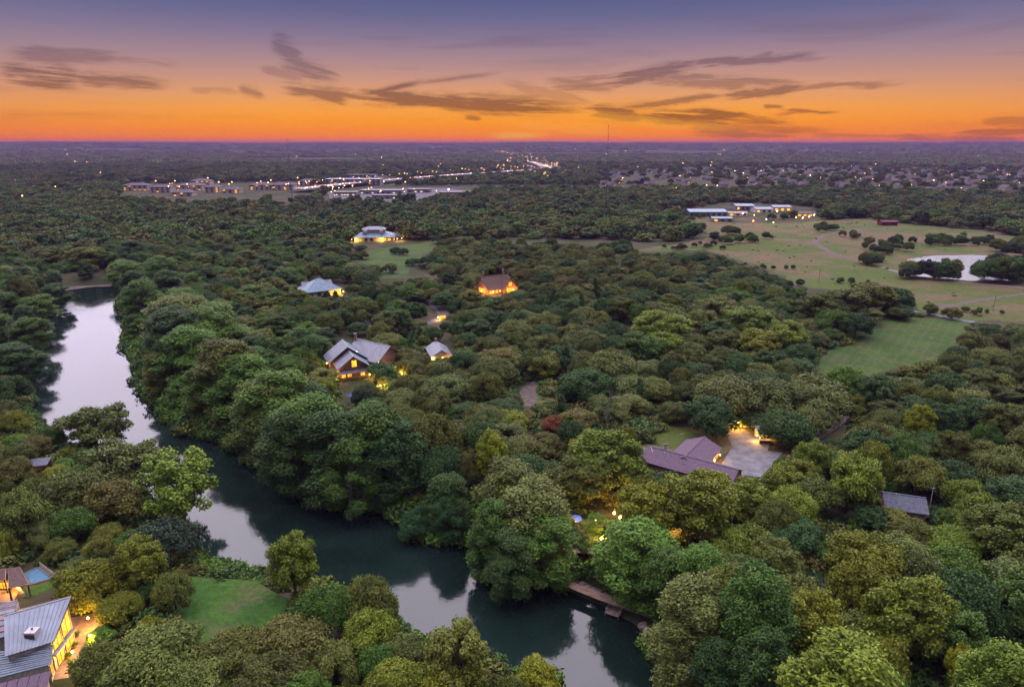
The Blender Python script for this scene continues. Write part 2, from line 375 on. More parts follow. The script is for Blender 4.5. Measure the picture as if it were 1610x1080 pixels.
MEADOW = [(995,394),(1070,383),(1120,372),(1085,352),(1075,338),(1110,338),(1150,350),(1250,352),(1310,345),(1360,344),(1420,352),(1500,358),(1640,378),(1640,505),(1520,505),(1445,488),(1400,460),(1330,456),(1280,454),(1250,448),(1235,434),(1200,420),(1150,405),(1110,392),(1050,396)]
GLADE = [(1170,478),(1175,466),(1215,466),(1225,474),(1200,480)]
LAWN = [(1268,574),(1330,540),(1410,503),(1505,510),(1512,524),(1480,560),(1410,575),(1365,590),(1320,584)]
POND = [(1425,408),(1470,402),(1530,401),(1600,404),(1660,415),(1600,441),(1520,441),(1440,434)]
GARD = [(600,440),(596,420),(556,412),(548,398),(612,388),(640,384),(688,377),(680,392),(655,415),(640,438)]
BLAWN = [(262,905),(330,912),(400,918),(440,938),(460,962),(430,985),(360,1005),(310,1005),(275,975)]
YARD = [(1012,692),(1060,664),(1100,660),(1146,680),(1152,704),(1130,720),(1060,722),(1016,706)]
DRIVE = [(1150,704),(1230,711),(1218,728),(1196,750),(1160,746),(1134,730)]
APRON = [(1143,684),(1146,672),(1205,676),(1212,694),(1206,710),(1152,704)]
DCLEAR = [(820,610),(836,600),(850,597),(846,616),(838,640),(826,638)]
DGRASS = [(846,598),(882,586),(878,606),(856,630),(838,642),(846,616)]
HEDGE = [(985,688),(1000,668),(1060,652),(1075,662),(1030,690),(990,700)]
sheet('meadow', MEADOW, G + .02, 'meadow', 10, 2.5, 3)
sheet('glade', GLADE, G + .02, 'meadow', 6, 1.5, 4)
grow2 = lambda p, k: [(sum(q[0] for q in p) / len(p) * (1 - k) + x * k, sum(q[1] for q in p) / len(p) * (1 - k) + y * k) for x, y in p]
sheet('lawn', grow2(LAWN, 1.14), G + .02, 'lawn', 6, 1.0, 5)
sheet('pond', POND, G + .05, 'pondwater', 8, 1.5, 6)
sheet('park_lawn', grow2(GARD, .95), G + .02, 'lawn', 8, 2, 7)
sheet('garden_lawn', grow2(BLAWN, 1.12), G + .02, 'garden', 3, .5, 8)
sheet('yard', YARD, G + .02, 'meadow', 5, .6, 9)
sheet('driveway', DRIVE, G + .06, 'concrete', 0)
sheet('parking_apron', APRON, G + .05, 'concrete', 0)
sheet('clearing_grass', DGRASS, G + .015, 'lawn', 3, 1., 12)
sheet('dirt_clearing', DCLEAR, G + .02, 'dirt', 4, 1.2, 11)
ribbon('dirt_track', [(1640,378),(1540,362),(1470,358),(1390,359),(1330,363),(1292,372),(1283,382),(1308,397),(1340,408)], 5, G + .04, 'dirt', 1, .25)
ribbon('dirt_track', [(1385,420),(1430,432),(1480,440),(1560,448),(1650,456)], 3.6, G + .045, 'gravel', 2, .2)
ribbon('dirt_track', [(1470,484),(1530,474),(1580,466),(1650,458)], 4, G + .035, 'dirt', 3, .3)
ribbon('lane', [(1400,476),(1430,488),(1470,495),(1510,503),(1545,508)], 4.5, G + .06, 'concrete', 4)
ribbon('lane', [(640,462),(668,472),(688,484),(696,497),(676,507),(640,514),(590,520)], 5.5, G + .05, 'asphalt', 5)
ribbon('lane', [(590,520),(560,500),(520,492),(440,512),(395,520)], 4.5, G + .055, 'asphalt', 6)
sheet('gravel_bar', [(60,446),(110,434),(185,430),(190,450),(140,452),(100,458)], .55, 'dirt', 4, 1.5, 12)

# ------------------------------------------------------------------ tree prototypes
def unit(n, rng):
    v = rng.normal(size=(n, 3)); return v / np.linalg.norm(v, axis=1, keepdims=True)
def lobes_for(kind, H, R, rng):
    if kind == 'cypress':
        n = 84; z = rng.uniform(.1, .95, n); prof = np.interp(z, [0, .12, .45, .75, 1.], [.35, .72, .86, .66, .12])
        a = rng.uniform(0, 2 * np.pi, n); k = np.sqrt(rng.uniform(.35, 1., n)) * prof * R
        c = np.stack([k * np.cos(a), k * np.sin(a), z * H], 1); r = rng.uniform(.13, .27, n) * R; fl = .8
    elif kind == 'oak':
        n = 66; d = unit(n, rng); d[:, 2] = np.abs(d[:, 2]) * 1.0 - .12; k = rng.uniform(.62, .86, n)[:, None]
        c = d * k * np.array([R, R, H * .58]); c[:, 2] += H * .36; r = rng.uniform(.13, .25, n) * R; fl = .9
    elif kind == 'pecan':
        n = 90; d = unit(n, rng); k = rng.uniform(.5, .88, n)[:, None]
        c = d * k * np.array([R, R, H * .42]); c[:, 2] += H * .56; r = rng.uniform(.12, .21, n) * R; fl = .95
    elif kind == 'open':
        n = 80; d = unit(n, rng); k = rng.uniform(.3, .95, n)[:, None]
        c = d * k * np.array([R, R, H * .42]); c[:, 2] += H * .56; r = rng.uniform(.1, .19, n) * R; fl = .9
    elif kind == 'cedar':
        n = 30; z = rng.uniform(.05, .93, n); a = rng.uniform(0, 2 * np.pi, n); k = (1 - z) * R * .75 * rng.uniform(.5, 1, n)
        c = np.stack([k * np.cos(a), k * np.sin(a), z * H], 1); r = (.22 + .3 * (1 - z)) * R * .8; fl = 1.
    else:  # shrub
        n = 14; d = unit(n, rng); d[:, 2] = np.abs(d[:, 2]); c = d * rng.uniform(.3, .75, n)[:, None] * np.array([R, R, H * .6]); c[:, 2] += H * .2
        r = rng.uniform(.25, .42, n) * R; fl = .8
    return c, r, fl
PAR = {'cypress': (27., 8.5), 'oak': (11.5, 7.), 'pecan': (16., 6.5), 'open': (18., 8.5), 'cedar': (10., 3.), 'shrub': (2.6, 2.2)}
def crown_mesh(kind, seed, n, a, b, name='crown'):
    rng = np.random.default_rng(seed); H, R = PAR[kind]; c, r, fl = lobes_for(kind, H, R, rng)
    w = r * r; pick = rng.choice(len(r), size=int(n * 2.4), p=w / w.sum()); d = unit(len(pick), rng)
    # each lobe is itself lumpy
    lump = 1 + .3 * np.sin(d[:, 0] * 9 + pick) * np.sin(d[:, 1] * 7 + 2 * pick) * np.sin(d[:, 2] * 6 + pick * 3)
    rr = r[pick] * lump * (.98 + rng.normal(0, .19, len(pick)))
    p = c[pick] + d * rr[:, None] * np.array([1, 1, fl])
    keep = np.ones(len(pick), bool)
    for k in range(len(r)):
        q = (p - c[k]) / (r[k] * np.array([1, 1, fl])); keep &= ~((np.einsum('ij,ij->i', q, q) < .5) & (pick != k))
    keep &= (p[:, 2] > .03 * H) & ~((d[:, 2] < -.55) & (rng.random(len(pick)) < .6))
    idx = np.nonzero(keep)[0][:n]; p = p[idx]; d = d[idx]; m = len(p)
    nrm = d + unit(m, rng) * .95; nrm[:, 2] += .35; nrm /= np.linalg.norm(nrm, axis=1, keepdims=True)
    t = np.cross(nrm, unit(m, rng)); t /= np.linalg.norm(t, axis=1, keepdims=True) + 1e-9; s = np.cross(nrm, t)
    if kind == 'cypress': t[:, 2] *= .6
    la = (a * rng.uniform(.6, 1.35, m))[:, None]; lb = (b * rng.uniform(.6, 1.35, m))[:, None]
    fold = nrm * lb * .35
    v = np.stack([p - t * la, p + s * lb + fold, p + t * la, p - s * lb + fold], 1).reshape(-1, 3)
    f = np.arange(m * 4).reshape(-1, 4)
    me = bpy.data.meshes.new(name)
    me.vertices.add(m * 4); me.vertices.foreach_set('co', v.ravel().astype(np.float32))
    # two triangles per spray, folded along the middle
    tri = np.stack([f[:, 0], f[:, 1], f[:, 2], f[:, 0], f[:, 2], f[:, 3]], 1).ravel()
    me.loops.add(len(tri)); me.loops.foreach_set('vertex_index', tri.astype(np.int32))
    me.polygons.add(m * 2); me.polygons.foreach_set('loop_start', np.arange(0, m * 6, 3, dtype=np.int32)); me.polygons.foreach_set('loop_total', np.full(m * 2, 3, np.int32))
    me.update(calc_edges=True)
    lobe_v = rng.uniform(0, 1, len(r))[pick[idx]]
    at = me.attributes.new('lv', 'FLOAT', 'FACE'); lv = np.clip(.68 * rng.random(m) + .32 * lobe_v, 0, 1)
    at.data.foreach_set('value', np.repeat(lv, 2).astype(np.float32))
    me.materials.append(M['leaf']); return me, c, r
def trunk_mesh(kind, seed, c):
    H, R = PAR[kind]; rnd = random.Random(seed); b = MB()
    top = {'cypress': .9, 'oak': .45, 'pecan': .6, 'open': .6, 'cedar': .9, 'shrub': .5}[kind] * H; r0 = {'cypress': .75, 'oak': .42, 'pecan': .42, 'open': .48, 'cedar': .2, 'shrub': .07}[kind]
    pts = [Vector((0, 0, -.6))]
    for i in range(1, 5): pts.append(Vector((rnd.uniform(-.04, .04) * R * i, rnd.uniform(-.04, .04) * R * i, top * i / 4)))
    for i in range(4): b.bar(pts[i], pts[i + 1], r0 * (1 - i * .2), r0 * (.8 - i * .2) if i < 3 else r0 * .22)
    order = list(range(len(c))); rnd.shuffle(order)
    for k in order[: {'open': 22, 'oak': 14, 'pecan': 14, 'cypress': 12}.get(kind, 5)]:
        q = Vector(c[k]); hgt = min(max(q.z * rnd.uniform(.35, .7), .12 * H), top); i = min(3, int(hgt / top * 4)); s = pts[i].lerp(pts[i + 1], min(1, max(0, (hgt - pts[i].z) / max(.1, pts[i + 1].z - pts[i].z))))
        mid = s.lerp(q, .5) + Vector((0, 0, .06 * H)); b.bar(s, mid, r0 * .34, r0 * .22, 5); b.bar(mid, q, r0 * .22, r0 * .08, 5)
    me = bpy.data.meshes.new('trunk'); me.from_pydata(b.v, [], b.f); me.update(); me.materials.append(M['bark']); return me
NEAR = {'cypress': (30000, .34, .17), 'oak': (19000, .27, .14), 'pecan': (18000, .28, .16), 'open': (13000, .34, .2), 'cedar': (3600, .3, .15), 'shrub': (700, .26, .16)}
MIDL = {'cypress': (2600, 1.05, .6), 'oak': (1700, .85, .5), 'pecan': (1700, .85, .5)}
PROTO = {}
for ki, (kind, (n, a, b)) in enumerate(NEAR.items()):
    PROTO[kind] = []
    for q in range(6 if kind in ('cypress', 'oak', 'pecan') else 3):
        me, c, r = crown_mesh(kind, 100 * ki + q, n, a, b); PROTO[kind].append((me, trunk_mesh(kind, 900 + 10 * ki + q, c)))
FARP = [crown_mesh(k, 50 + 7 * i, *MIDL[k], 'far_crown')[0] for i, k in enumerate(['oak', 'pecan', 'cypress', 'oak'])]
def grove_mesh(seed, n):                      # a patch of far canopy, 60 m across
    rng = np.random.default_rng(seed); k = 40
    c = np.stack([rng.uniform(-30, 30, k), rng.uniform(-30, 30, k), rng.uniform(3, 8, k)], 1); r = rng.uniform(4.5, 8, k)
    pick = rng.integers(0, k, n); d = unit(n, rng); d[:, 2] = np.abs(d[:, 2]); p = c[pick] + d * r[pick][:, None] * np.array([1, 1, .75])
    nrm = d + unit(n, rng) * .5; nrm /= np.linalg.norm(nrm, axis=1, keepdims=True); t = np.cross(nrm, unit(n, rng)); t /= np.linalg.norm(t, axis=1, keepdims=True); s = np.cross(nrm, t)
    v = np.stack([p - t * 2.6, p + s * 1.8, p + t * 2.6, p - s * 1.8], 1).reshape(-1, 3)
    me = bpy.data.meshes.new('grove'); me.from_pydata(v.tolist(), [], np.arange(n * 4).reshape(-1, 4).tolist()); me.update()
    at = me.attributes.new('lv', 'FLOAT', 'FACE'); at.data.foreach_set('value', rng.random(n).astype(np.float32)); me.materials.append(M['leaf']); return me
GROVE = [grove_mesh(5, 900), grove_mesh(6, 900)]

TINT = {'green': (.052, .098, .026), 'deep': (.030, .062, .030), 'yellow': (.19, .19, .022), 'gold': (.125, .135, .022), 'lime': (.115, .155, .03), 'olive': (.085, .095, .03), 'dusk': (.072, .080, .034),
        'brown': (.092, .083, .036), 'red': (.15, .045, .045), 'teal': (.024, .068, .046), 'grey': (.095, .112, .06), 'navy': (.022, .036, .042), 'fresh': (.065, .125, .03)}
TINT = {k: (v[0] * 1.36, v[1] * 1.52, v[2] * .62) for k, v in TINT.items()}
TWORD = {'green': 'mid green', 'deep': 'dark green', 'yellow': 'bright yellow green', 'gold': 'golden olive', 'lime': 'lime green', 'olive': 'olive green', 'dusk': 'dull grey green', 'brown': 'brownish',
         'red': 'dark red leaved', 'teal': 'bluish green', 'grey': 'pale grey green', 'navy': 'blackish green', 'fresh': 'fresh green'}
KWORD = {'cypress': 'bald cypress', 'oak': 'spreading oak', 'pecan': 'pecan tree', 'open': 'open branched pecan', 'cedar': 'pointed cedar', 'shrub': 'shrub'}
LAND = [('the prow house', 60, 1000), ('the swimming pool', 60, 905), ('the garden lawn', 360, 960), ('the timber dock', 965, 945), ('the purple house', 1080, 715), ('the concrete driveway', 1185, 725),
        ('the glowing carport', 1195, 685), ('the slate cabin', 1420, 780), ('the wooden ramp', 1300, 672), ('the mown lawn', 1390, 550), ('the nested gable house', 550, 565), ('the metal cottage', 692, 548), ('the blue hip roof', 505, 450),
        ('the steep brown roof', 775, 447), ('the dirt clearing', 848, 612), ('the umbrella patio', 905, 820), ('the river bend', 240, 600), ('the inner river bank', 560, 760), ('the boathouse shed', 60, 725), ('the dry meadow', 1230, 440),
        ('the yard hedge', 1030, 672), ('the lower woods', 1350, 900), ('the ramp woods', 1520, 640), ('the middle woods', 980, 560), ('the gravel bar', 150, 445), ('the pond', 1480, 420), ('the gate kiosk', 696, 500), ('the park lawn', 620, 400), ('the warehouses', 1180, 340)]
LANDW = [(n, P(x, y)) for n, x, y in LAND]
# visible ground and buildings that no crown may cover: (pixel polygon, depth beyond which trees are behind it)
PROT = [(p, 1e9) for p in (MEADOW, LAWN, GARD, BLAWN, YARD, DRIVE, APRON, DCLEAR, [(1430,400),(1530,398),(1528,438),(1450,436)])]
PROT += [(q, 1e9) for q in ([(642,464),(668,468),(700,492),(695,503),(660,512),(668,500),(680,488)], [(690,860),(900,900),(1000,1000),(1000,1060),(900,1060),(640,1000),(560,920),(600,850)], [(330,760),(470,800),(470,860),(410,900),(350,890),(310,840)], [(100,560),(200,500),(190,470),(175,470),(90,530)], [(60,640),(110,560),(195,540),(240,640),(300,700),(230,690),(190,650),(140,630),(85,650)],
        [(1015,700),(1060,690),(1080,682),(1110,680),(1140,705),(1135,735),(1100,750),(1030,735)], [(515,570),(540,530),(575,528),(606,548),(605,580),(575,600),(548,606),(522,584)], [(470,455),(500,432),(540,440),(542,462),(500,464)], [(555,380),(572,358),(625,360),(640,378),(600,388)],
        [(740,462),(760,440),(782,424),(808,440),(806,456),(780,464)], [(680,560),(682,530),(706,535),(712,555)], [(0,900),(90,890),(110,925),(128,1010),(100,1060),(90,1085),(0,1085)], [(100,925),(145,935),(135,1000),(115,1010)], [(40,715),(75,715),(75,735),(40,745)],
        [(1380,764),(1462,768),(1458,796),(1390,792)], [(1270,685),(1330,650),(1340,655),(1300,692)], [(868,905),(960,930),(1032,970),(1020,985),(940,960),(868,925)], [(895,805),(915,805),(912,816),(895,816)], [(1030,800),(1052,800),(1050,825),(1032,825)], [(690,486),(702,486),(702,502),(690,502)], [(540,615),(578,615),(578,635),(545,635)], [(958,795),(990,805),(985,825),(960,815)])]
PROTN = [(np.array(p, float), d) for p, d in PROT]
def pin(x, y, poly):
    return bool(in_poly(np.array([x]), np.array([y]), poly)[0])
def blocked(X, Y, z, H, R):
    pts = []
    for fx, fz in ((0, 1.), (-.55, .85), (.55, .85), (-.95, .55), (.95, .55), (0, .6), (-.6, .3), (.6, .3)):
        pts.append(Q(X + fx * R, Y, z + fz * H)[:2])
    cx, cy, cd = Q(X, Y, z + .6 * H); rx, ry = R / cd * F, H * .42 / cd * F; by = Q(X, Y, z)[1]
    for poly, d in PROTN:
        mx, my = poly.mean(0)
        if by > my and ((mx - cx) / rx) ** 2 + ((my - cy) / ry) ** 2 < 1: return True
        x0, y0 = poly.min(0); x1, y1 = poly.max(0)
        for x, y in pts:
            if x0 <= x <= x1 and y0 <= y <= y1 and pin(x, y, poly): return True
    return False
# ground that trees may not stand on (world polygons)
NOSTAND = [np.array([P(x, y)[:2] for x, y in p]) for p in (MEADOW, LAWN, POND, GARD, BLAWN, YARD, DRIVE, APRON, DCLEAR)]
FOOT = []                                    # building footprints: centre, radius
for x, y, z, r in ((50,985,10,9),(30,905,8,7),(62,903,6,5),(1080,712,10,12),(1180,690,8,9),(1420,780,8,7),(1305,672,6,8),(558,558,9,13),(692,548,8,6),(505,450,9,14),(590,372,9,22),(775,448,9,14),(60,722,8,6),(960,945,3,5),(910,825,6,6)):
    p = P(x, y, z); FOOT.append((p.x, p.y, r))
TREES = []   # x, y, z, H, R, kind, tint
def hero(x, y, wpx, H, kind, tint, zb=None):
    for z0 in ((G,) if zb is None else (zb,)):
        p = P(x, y, z0 + H)
    if zb is None:
        for _ in range(3):
            z0 = float(height(np.array([p.x]), np.array([p.y]))[0]); z0 = max(z0, .2); p = P(x, y, z0 + H)
    d = Q(p.x, p.y, z0 + H * .6)[2]; R = wpx * d / F / 2
    k = int(math.ceil(R / (.85 * H))) if d > 300 else 1
    for q in range(k):
        TREES.append((p.x + (q - (k - 1) / 2) * 2 * R / k, p.y + random.uniform(-3, 3) * (k > 1), z0 - .1, H * (random.uniform(.75, 1.) if k > 1 else 1), R / k * 1.15 if k > 1 else R, kind, tint))
HERO = [ # left bank
 (135,632,118,17,'open','olive'),(258,712,150,19,'open','lime'),(200,688,130,17,'open','grey'),(28,760,95,14,'oak','olive'),(105,738,110,12,'oak','dusk'),(165,752,110,12,'oak','brown'),(100,792,70,10,'oak','green'),(62,812,60,8,'oak','grey'),
 (250,812,110,12,'oak','navy'),(205,842,82,13,'pecan','gold'),(130,876,100,11,'oak','gold'),(268,893,66,9,'oak','olive'),(185,928,66,7,'oak','gold'),(455,840,86,15,'pecan','lime'),(505,915,90,11,'oak','green'),(575,905,100,13,'oak','olive'),(575,960,95,10,'oak','gold'),
 (450,972,130,9,'oak','brown'),(360,992,120,8,'oak','olive'),(235,985,170,11,'oak','olive'),(150,1010,90,8,'oak','olive'),(725,985,120,14,'pecan','olive'),(620,1040,110,9,'oak','gold'),(850,1042,80,10,'pecan','yellow'),(590,1010,70,8,'oak','green'),(520,1010,100,9,'oak','olive'),(420,1030,120,9,'oak','dusk'),(300,1040,130,9,'oak','olive'),(480,1055,90,8,'oak','fresh'),(700,1050,90,9,'oak','gold'),(800,1060,70,8,'oak','olive'),
 (20,640,50,10,'oak','gold'),(30,690,50,8,'oak','dusk'),(15,715,60,9,'oak','brown'),
 (60,440,90,16,'cypress','deep'),(30,455,110,16,'cypress','green'),(20,490,110,17,'cypress','green'),(15,540,90,15,'cypress','deep'),(110,385,100,17,'pecan','olive'),(150,385,70,17,'pecan','green'),(185,375,70,17,'cypress','deep'),(80,400,90,17,'oak','green'),(10,585,60,13,'oak','deep'),
 # right bank cypresses
 (220,402,110,19,'cypress','green'),(235,420,100,20,'cypress','deep'),(245,440,120,22,'cypress','green'),(280,462,130,23,'cypress','olive'),(265,480,100,22,'cypress','deep'),(335,476,110,22,'cypress','green'),(300,512,110,23,'cypress','fresh'),(355,536,130,25,'cypress','olive'),(330,560,110,24,'cypress','green'),(370,556,120,25,'cypress','fresh'),(430,580,140,26,'cypress','green'),(400,598,110,25,'cypress','olive'),(470,620,140,27,'cypress','fresh'),(450,640,110,25,'cypress','deep'),(530,640,130,27,'cypress','deep'),(590,638,140,27,'cypress','green'),(620,665,110,24,'cypress','deep'),(540,690,90,22,'cypress','green'),
 (675,640,90,20,'oak','dusk'),(690,690,80,17,'oak','deep'),(730,700,55,13,'oak','brown'),(700,740,80,17,'cypress','deep'),(660,795,66,8,'oak','teal'),(710,770,60,14,'cypress','teal'),
 (772,678,56,16,'pecan','yellow'),(800,732,130,21,'cypress','olive'),(855,758,150,22,'cypress','grey'),(770,790,90,19,'cypress','green'),(850,808,130,17,'cypress','fresh'),(800,830,90,16,'cypress','deep'),(935,790,110,15,'pecan','lime'),(1015,826,150,17,'cypress','fresh'),(960,850,100,12,'cypress','green'),(1050,742,130,18,'pecan','gold'),(985,760,110,16,'pecan','gold'),(1090,760,90,15,'pecan','yellow'),(955,676,124,18,'pecan','lime'),(915,678,50,14,'pecan','yellow'),(930,710,100,14,'pecan','olive'),(1120,736,80,12,'pecan','gold'),(1165,748,90,12,'pecan','gold'),(1060,866,100,15,'cypress','green'),
 (1110,915,150,22,'cypress','grey'),(1205,905,140,22,'cypress','green'),(1140,888,90,18,'cypress','olive'),(1335,992,210,24,'cypress','lime'),(1600,1000,150,22,'cypress','lime'),(1525,1004,48,12,'pecan','yellow'),(1440,905,140,17,'pecan','gold'),(1455,850,100,14,'oak','grey'),(1290,930,110,16,'pecan','gold'),(1130,1010,100,16,'cypress','deep'),(1200,985,110,18,'cypress','deep'),
 # inner woods
 (1345,704,96,17,'pecan','lime'),(1455,634,50,13,'pecan','yellow'),(1150,586,120,15,'oak','dusk'),(1215,590,110,15,'oak','dusk'),(1290,588,120,14,'oak','dusk'),(1330,570,70,13,'oak','fresh'),(1120,620,90,13,'oak','deep'),(1240,640,90,12,'oak','deep'),
 (1240,502,76,16,'pecan','lime'),(1180,480,80,15,'pecan','lime'),(1130,466,80,15,'pecan','olive'),(1085,475,90,15,'pecan','olive'),(1040,488,90,16,'pecan','lime'),(1010,520,80,15,'pecan','green'),(1045,520,60,14,'pecan','lime'),(1195,515,70,14,'pecan','gold'),
 (1330,452,80,17,'pecan','olive'),(1370,440,80,18,'pecan','olive'),(1290,460,70,16,'pecan','olive'),(1410,445,60,15,'oak','deep'),(1310,480,60,15,'oak','green'),(1350,485,60,14,'oak','deep'),
 (960,545,90,16,'oak','grey'),(890,540,40,14,'cedar','deep'),(925,575,90,13,'oak','deep'),(900,425,0,0,'',''),(625,445,0,0,'',''),
 (585,470,55,6,'oak','red'),(800,640,70,9,'oak','gold'),(870,650,40,7,'oak','red'),(950,628,45,8,'oak','grey'),(650,640,60,9,'oak','dusk'),(560,480,50,9,'oak','dusk'),(740,455,40,9,'pecan','gold'),(520,455,30,5,'cedar','deep'),(550,605,45,9,'oak','navy'),(596,566,52,8,'oak','deep'),(640,560,50,8,'oak','dusk'),(575,598,40,7,'oak','olive'),(510,590,44,9,'oak','gold'),(770,462,40,6,'oak','olive'),(745,470,34,6,'oak','dusk'),(535,470,50,8,'cedar','teal'),
 (628,385,30,8,'oak','deep'),(660,400,42,8,'oak','deep'),(560,392,36,8,'oak','dusk'),(600,412,44,8,'oak','dusk'),
 (1465,474,26,7,'oak','brown'),(1500,480,32,7,'oak','brown'),
 ]
for h in HERO:
    if h[2]: hero(*h)
NH = len(TREES)
GAPS = [(1040, 812, 132.), (968, 810, 140.), (948, 845, 126.), (905, 811, 138.), (1166, 676, 190.), (598, 603, 235.), (622, 580, 250.), (548, 625, 235.)]
for i in range(NH):            # keep the lamp lit gaps between the crowns open
    x, y, z, H, R, kind, tn = TREES[i]
    for gx, gy, gd in GAPS:
        cx, cy, d = Q(x, y, z + H * .6); rx, ry = R / d * F, H * .5 / d * F
        if d < gd * 1.25 and ((gx - cx) / rx) ** 2 + ((gy - cy) / ry) ** 2 < .75:
            s = 1 if cx > gx else -1; x += s * (rx * .92 - abs(gx - cx)) * d / F; R *= .94
    TREES[i] = (x, y, z, H, R, kind, tn)
CLUMPS = [(1150, 376, 30, 9, 12, 11), (1200, 379, 24, 5, 8, 8), (1292, 362, 26, 5, 8, 8), (1392, 392, 42, 10, 18, 9), (1372, 414, 20, 8, 7, 11), (1480, 383, 90, 5, 30, 9), (1440, 437, 26, 3, 9, 13), (1480, 440, 18, 3, 8, 14), (1584, 440, 42, 6, 16, 18), (1595, 398, 34, 7, 12, 13), (1340, 373, 18, 4, 5, 7), (1240, 452, 30, 3, 6, 5), (1540, 492, 40, 4, 7, 4), (1460, 350, 70, 2, 12, 8), (1100, 390, 60, 5, 14, 5), (1060, 372, 30, 8, 10, 7), (1210, 424, 40, 3, 6, 4), (1335, 446, 30, 3, 6, 5), (1100, 345, 20, 4, 6, 8), (1240, 345, 30, 4, 8, 9), (690, 385, 20, 6, 5, 8), (560, 405, 16, 6, 5, 7)]
rc = random.Random(21)
for cx, cy, rx, ry, n_, h_ in CLUMPS:
    for k in range(n_):
        an, rr_ = rc.uniform(0, 6.28), math.sqrt(rc.random()); p = P(cx + rx * rr_ * math.cos(an), cy + ry * rr_ * math.sin(an)); H = h_ * rc.uniform(.55, 1.1)
        TREES.append((p.x, p.y, G - .1, H, H * rc.uniform(.42, .62), rc.choice(['oak', 'oak', 'pecan']), rc.choice(['deep', 'deep', 'navy', 'green', 'dusk', 'olive'])))
NC = len(TREES)
# woods fill: jittered grid over the visible wedge out to 620 m
def grid(sp, r0, r1, half, rng):
    n = int(r1 / sp) + 2; gx, gy = np.meshgrid(np.arange(-n, n + 1), np.arange(0, n + 1)); X = (gx + .5 * (gy % 2)) * sp; Y = gy * sp * .87
    X = X + rng.uniform(-.38, .38, X.shape) * sp; Y = Y + rng.uniform(-.38, .38, Y.shape) * sp
    R = np.hypot(X, Y); A = np.abs(np.degrees(np.arctan2(X, Y))); k = (R > r0) & (R < r1) & (A < half); return X[k], Y[k]
def free(X, Y, rng):
    k = river_d(X, Y) > 1.5
    for p in NOSTAND: k &= ~in_poly(X, Y, p)
    for x, y, r in FOOT: k &= np.hypot(X - x, Y - y) > r * .8
    return k
RMID = 640.
HE = []
for t in TREES[:NH]:
    q = Q(t[0], t[1], t[2] + t[3] * .62); HE.append((q[0], q[1], t[4] / q[2] * F, t[3] * .4 / q[2] * F, q[2]))
HE = np.array(HE)
X, Y = grid(11.3, 86, RMID, 43, RNG); k = free(X, Y, RNG); X, Y = X[k], Y[k]; RD = river_d(X, Y); ZZ = height(X, Y)
o = np.argsort(Y); hx = np.array([t[0] for t in TREES]); hy = np.array([t[1] for t in TREES]); hr = np.array([t[4] for t in TREES])
zone_n = lambda x, y, s: math.sin(x / s + 1.3) + math.sin(y / s * 1.1 + .7) + .7 * math.sin((x + y) / s * .6)
for i in o:
    x, y, z, rd = X[i], Y[i], ZZ[i], RD[i]; rnd = RNG.random
    if np.any(np.hypot(hx - x, hy - y) < .62 * hr + 2.0): continue
    px, py, dd = Q(x, y, z)
    zn = zone_n(x, y, 38.)
    left = px < np.interp(py, [450, 520, 600, 670, 760, 830, 880, 940, 1000, 1080], [140, 140, 130, 150, 280, 400, 560, 720, 850, 950])
    if 850 < px < 1045 and 860 < py < 1000 and rd < 13: continue
    if left and py > 560: kind, H, R, tn = 'oak', RNG.uniform(5.5, 9), RNG.uniform(3.4, 5.2), random.choice(['olive', 'dusk', 'brown', 'green', 'gold'])
    elif rd < 16: kind, H, R, tn = 'cypress', RNG.uniform(15, 21), RNG.uniform(5.5, 7.5), random.choice(['green', 'deep', 'deep', 'olive', 'fresh'])
    elif px > 1000 and py > 760: kind, H, R, tn = random.choice(['oak', 'oak', 'pecan']), RNG.uniform(9, 15.5), RNG.uniform(4.8, 7.6), random.choice(['olive', 'olive', 'green', 'deep', 'gold', 'gold', 'grey', 'lime'])
    elif px < 560 and py < 620: kind, H, R, tn = random.choice(['oak', 'oak', 'pecan', 'cypress']), RNG.uniform(8, 14), RNG.uniform(5.5, 8.5), random.choice(['olive', 'green', 'green', 'deep', 'dusk'])
    else:
        kind, H, R = random.choice(['oak', 'oak', 'oak', 'oak', 'pecan']), RNG.uniform(6.5, 13.5), RNG.uniform(4.6, 8.4)
        if zone_n(x, y, 21.) < -1.75 and rnd() < .7: continue
        tn = random.choice(['dusk', 'dusk', 'deep', 'olive', 'brown', 'grey'] if zn > 0 else ['dusk', 'deep', 'green', 'olive', 'deep'])
        if rnd() < .05: kind, R, tn = 'cedar', 3., random.choice(['deep', 'teal'])
    cx, cy, cd = Q(x, y, z + H * .85); q = (HE[:, 4] > cd) & (((cx - HE[:, 0]) / HE[:, 2]) ** 2 + ((cy - HE[:, 1]) / HE[:, 3]) ** 2 < .8)
    if q.any(): H *= .6; R *= .8; cx, cy, cd = Q(x, y, z + H * .85); q = (HE[:, 4] > cd) & (((cx - HE[:, 0]) / HE[:, 2]) ** 2 + ((cy - HE[:, 1]) / HE[:, 3]) ** 2 < .55)
    if q.any(): continue
    ok = False
    for s in (1., .75, .55, .38):
        if not blocked(x, y, z, H * s, R * (s ** .5)): ok = True; break
    if not ok: continue
    TREES.append((x, y, z - .1, H * s, R * s ** .5, kind, tn))
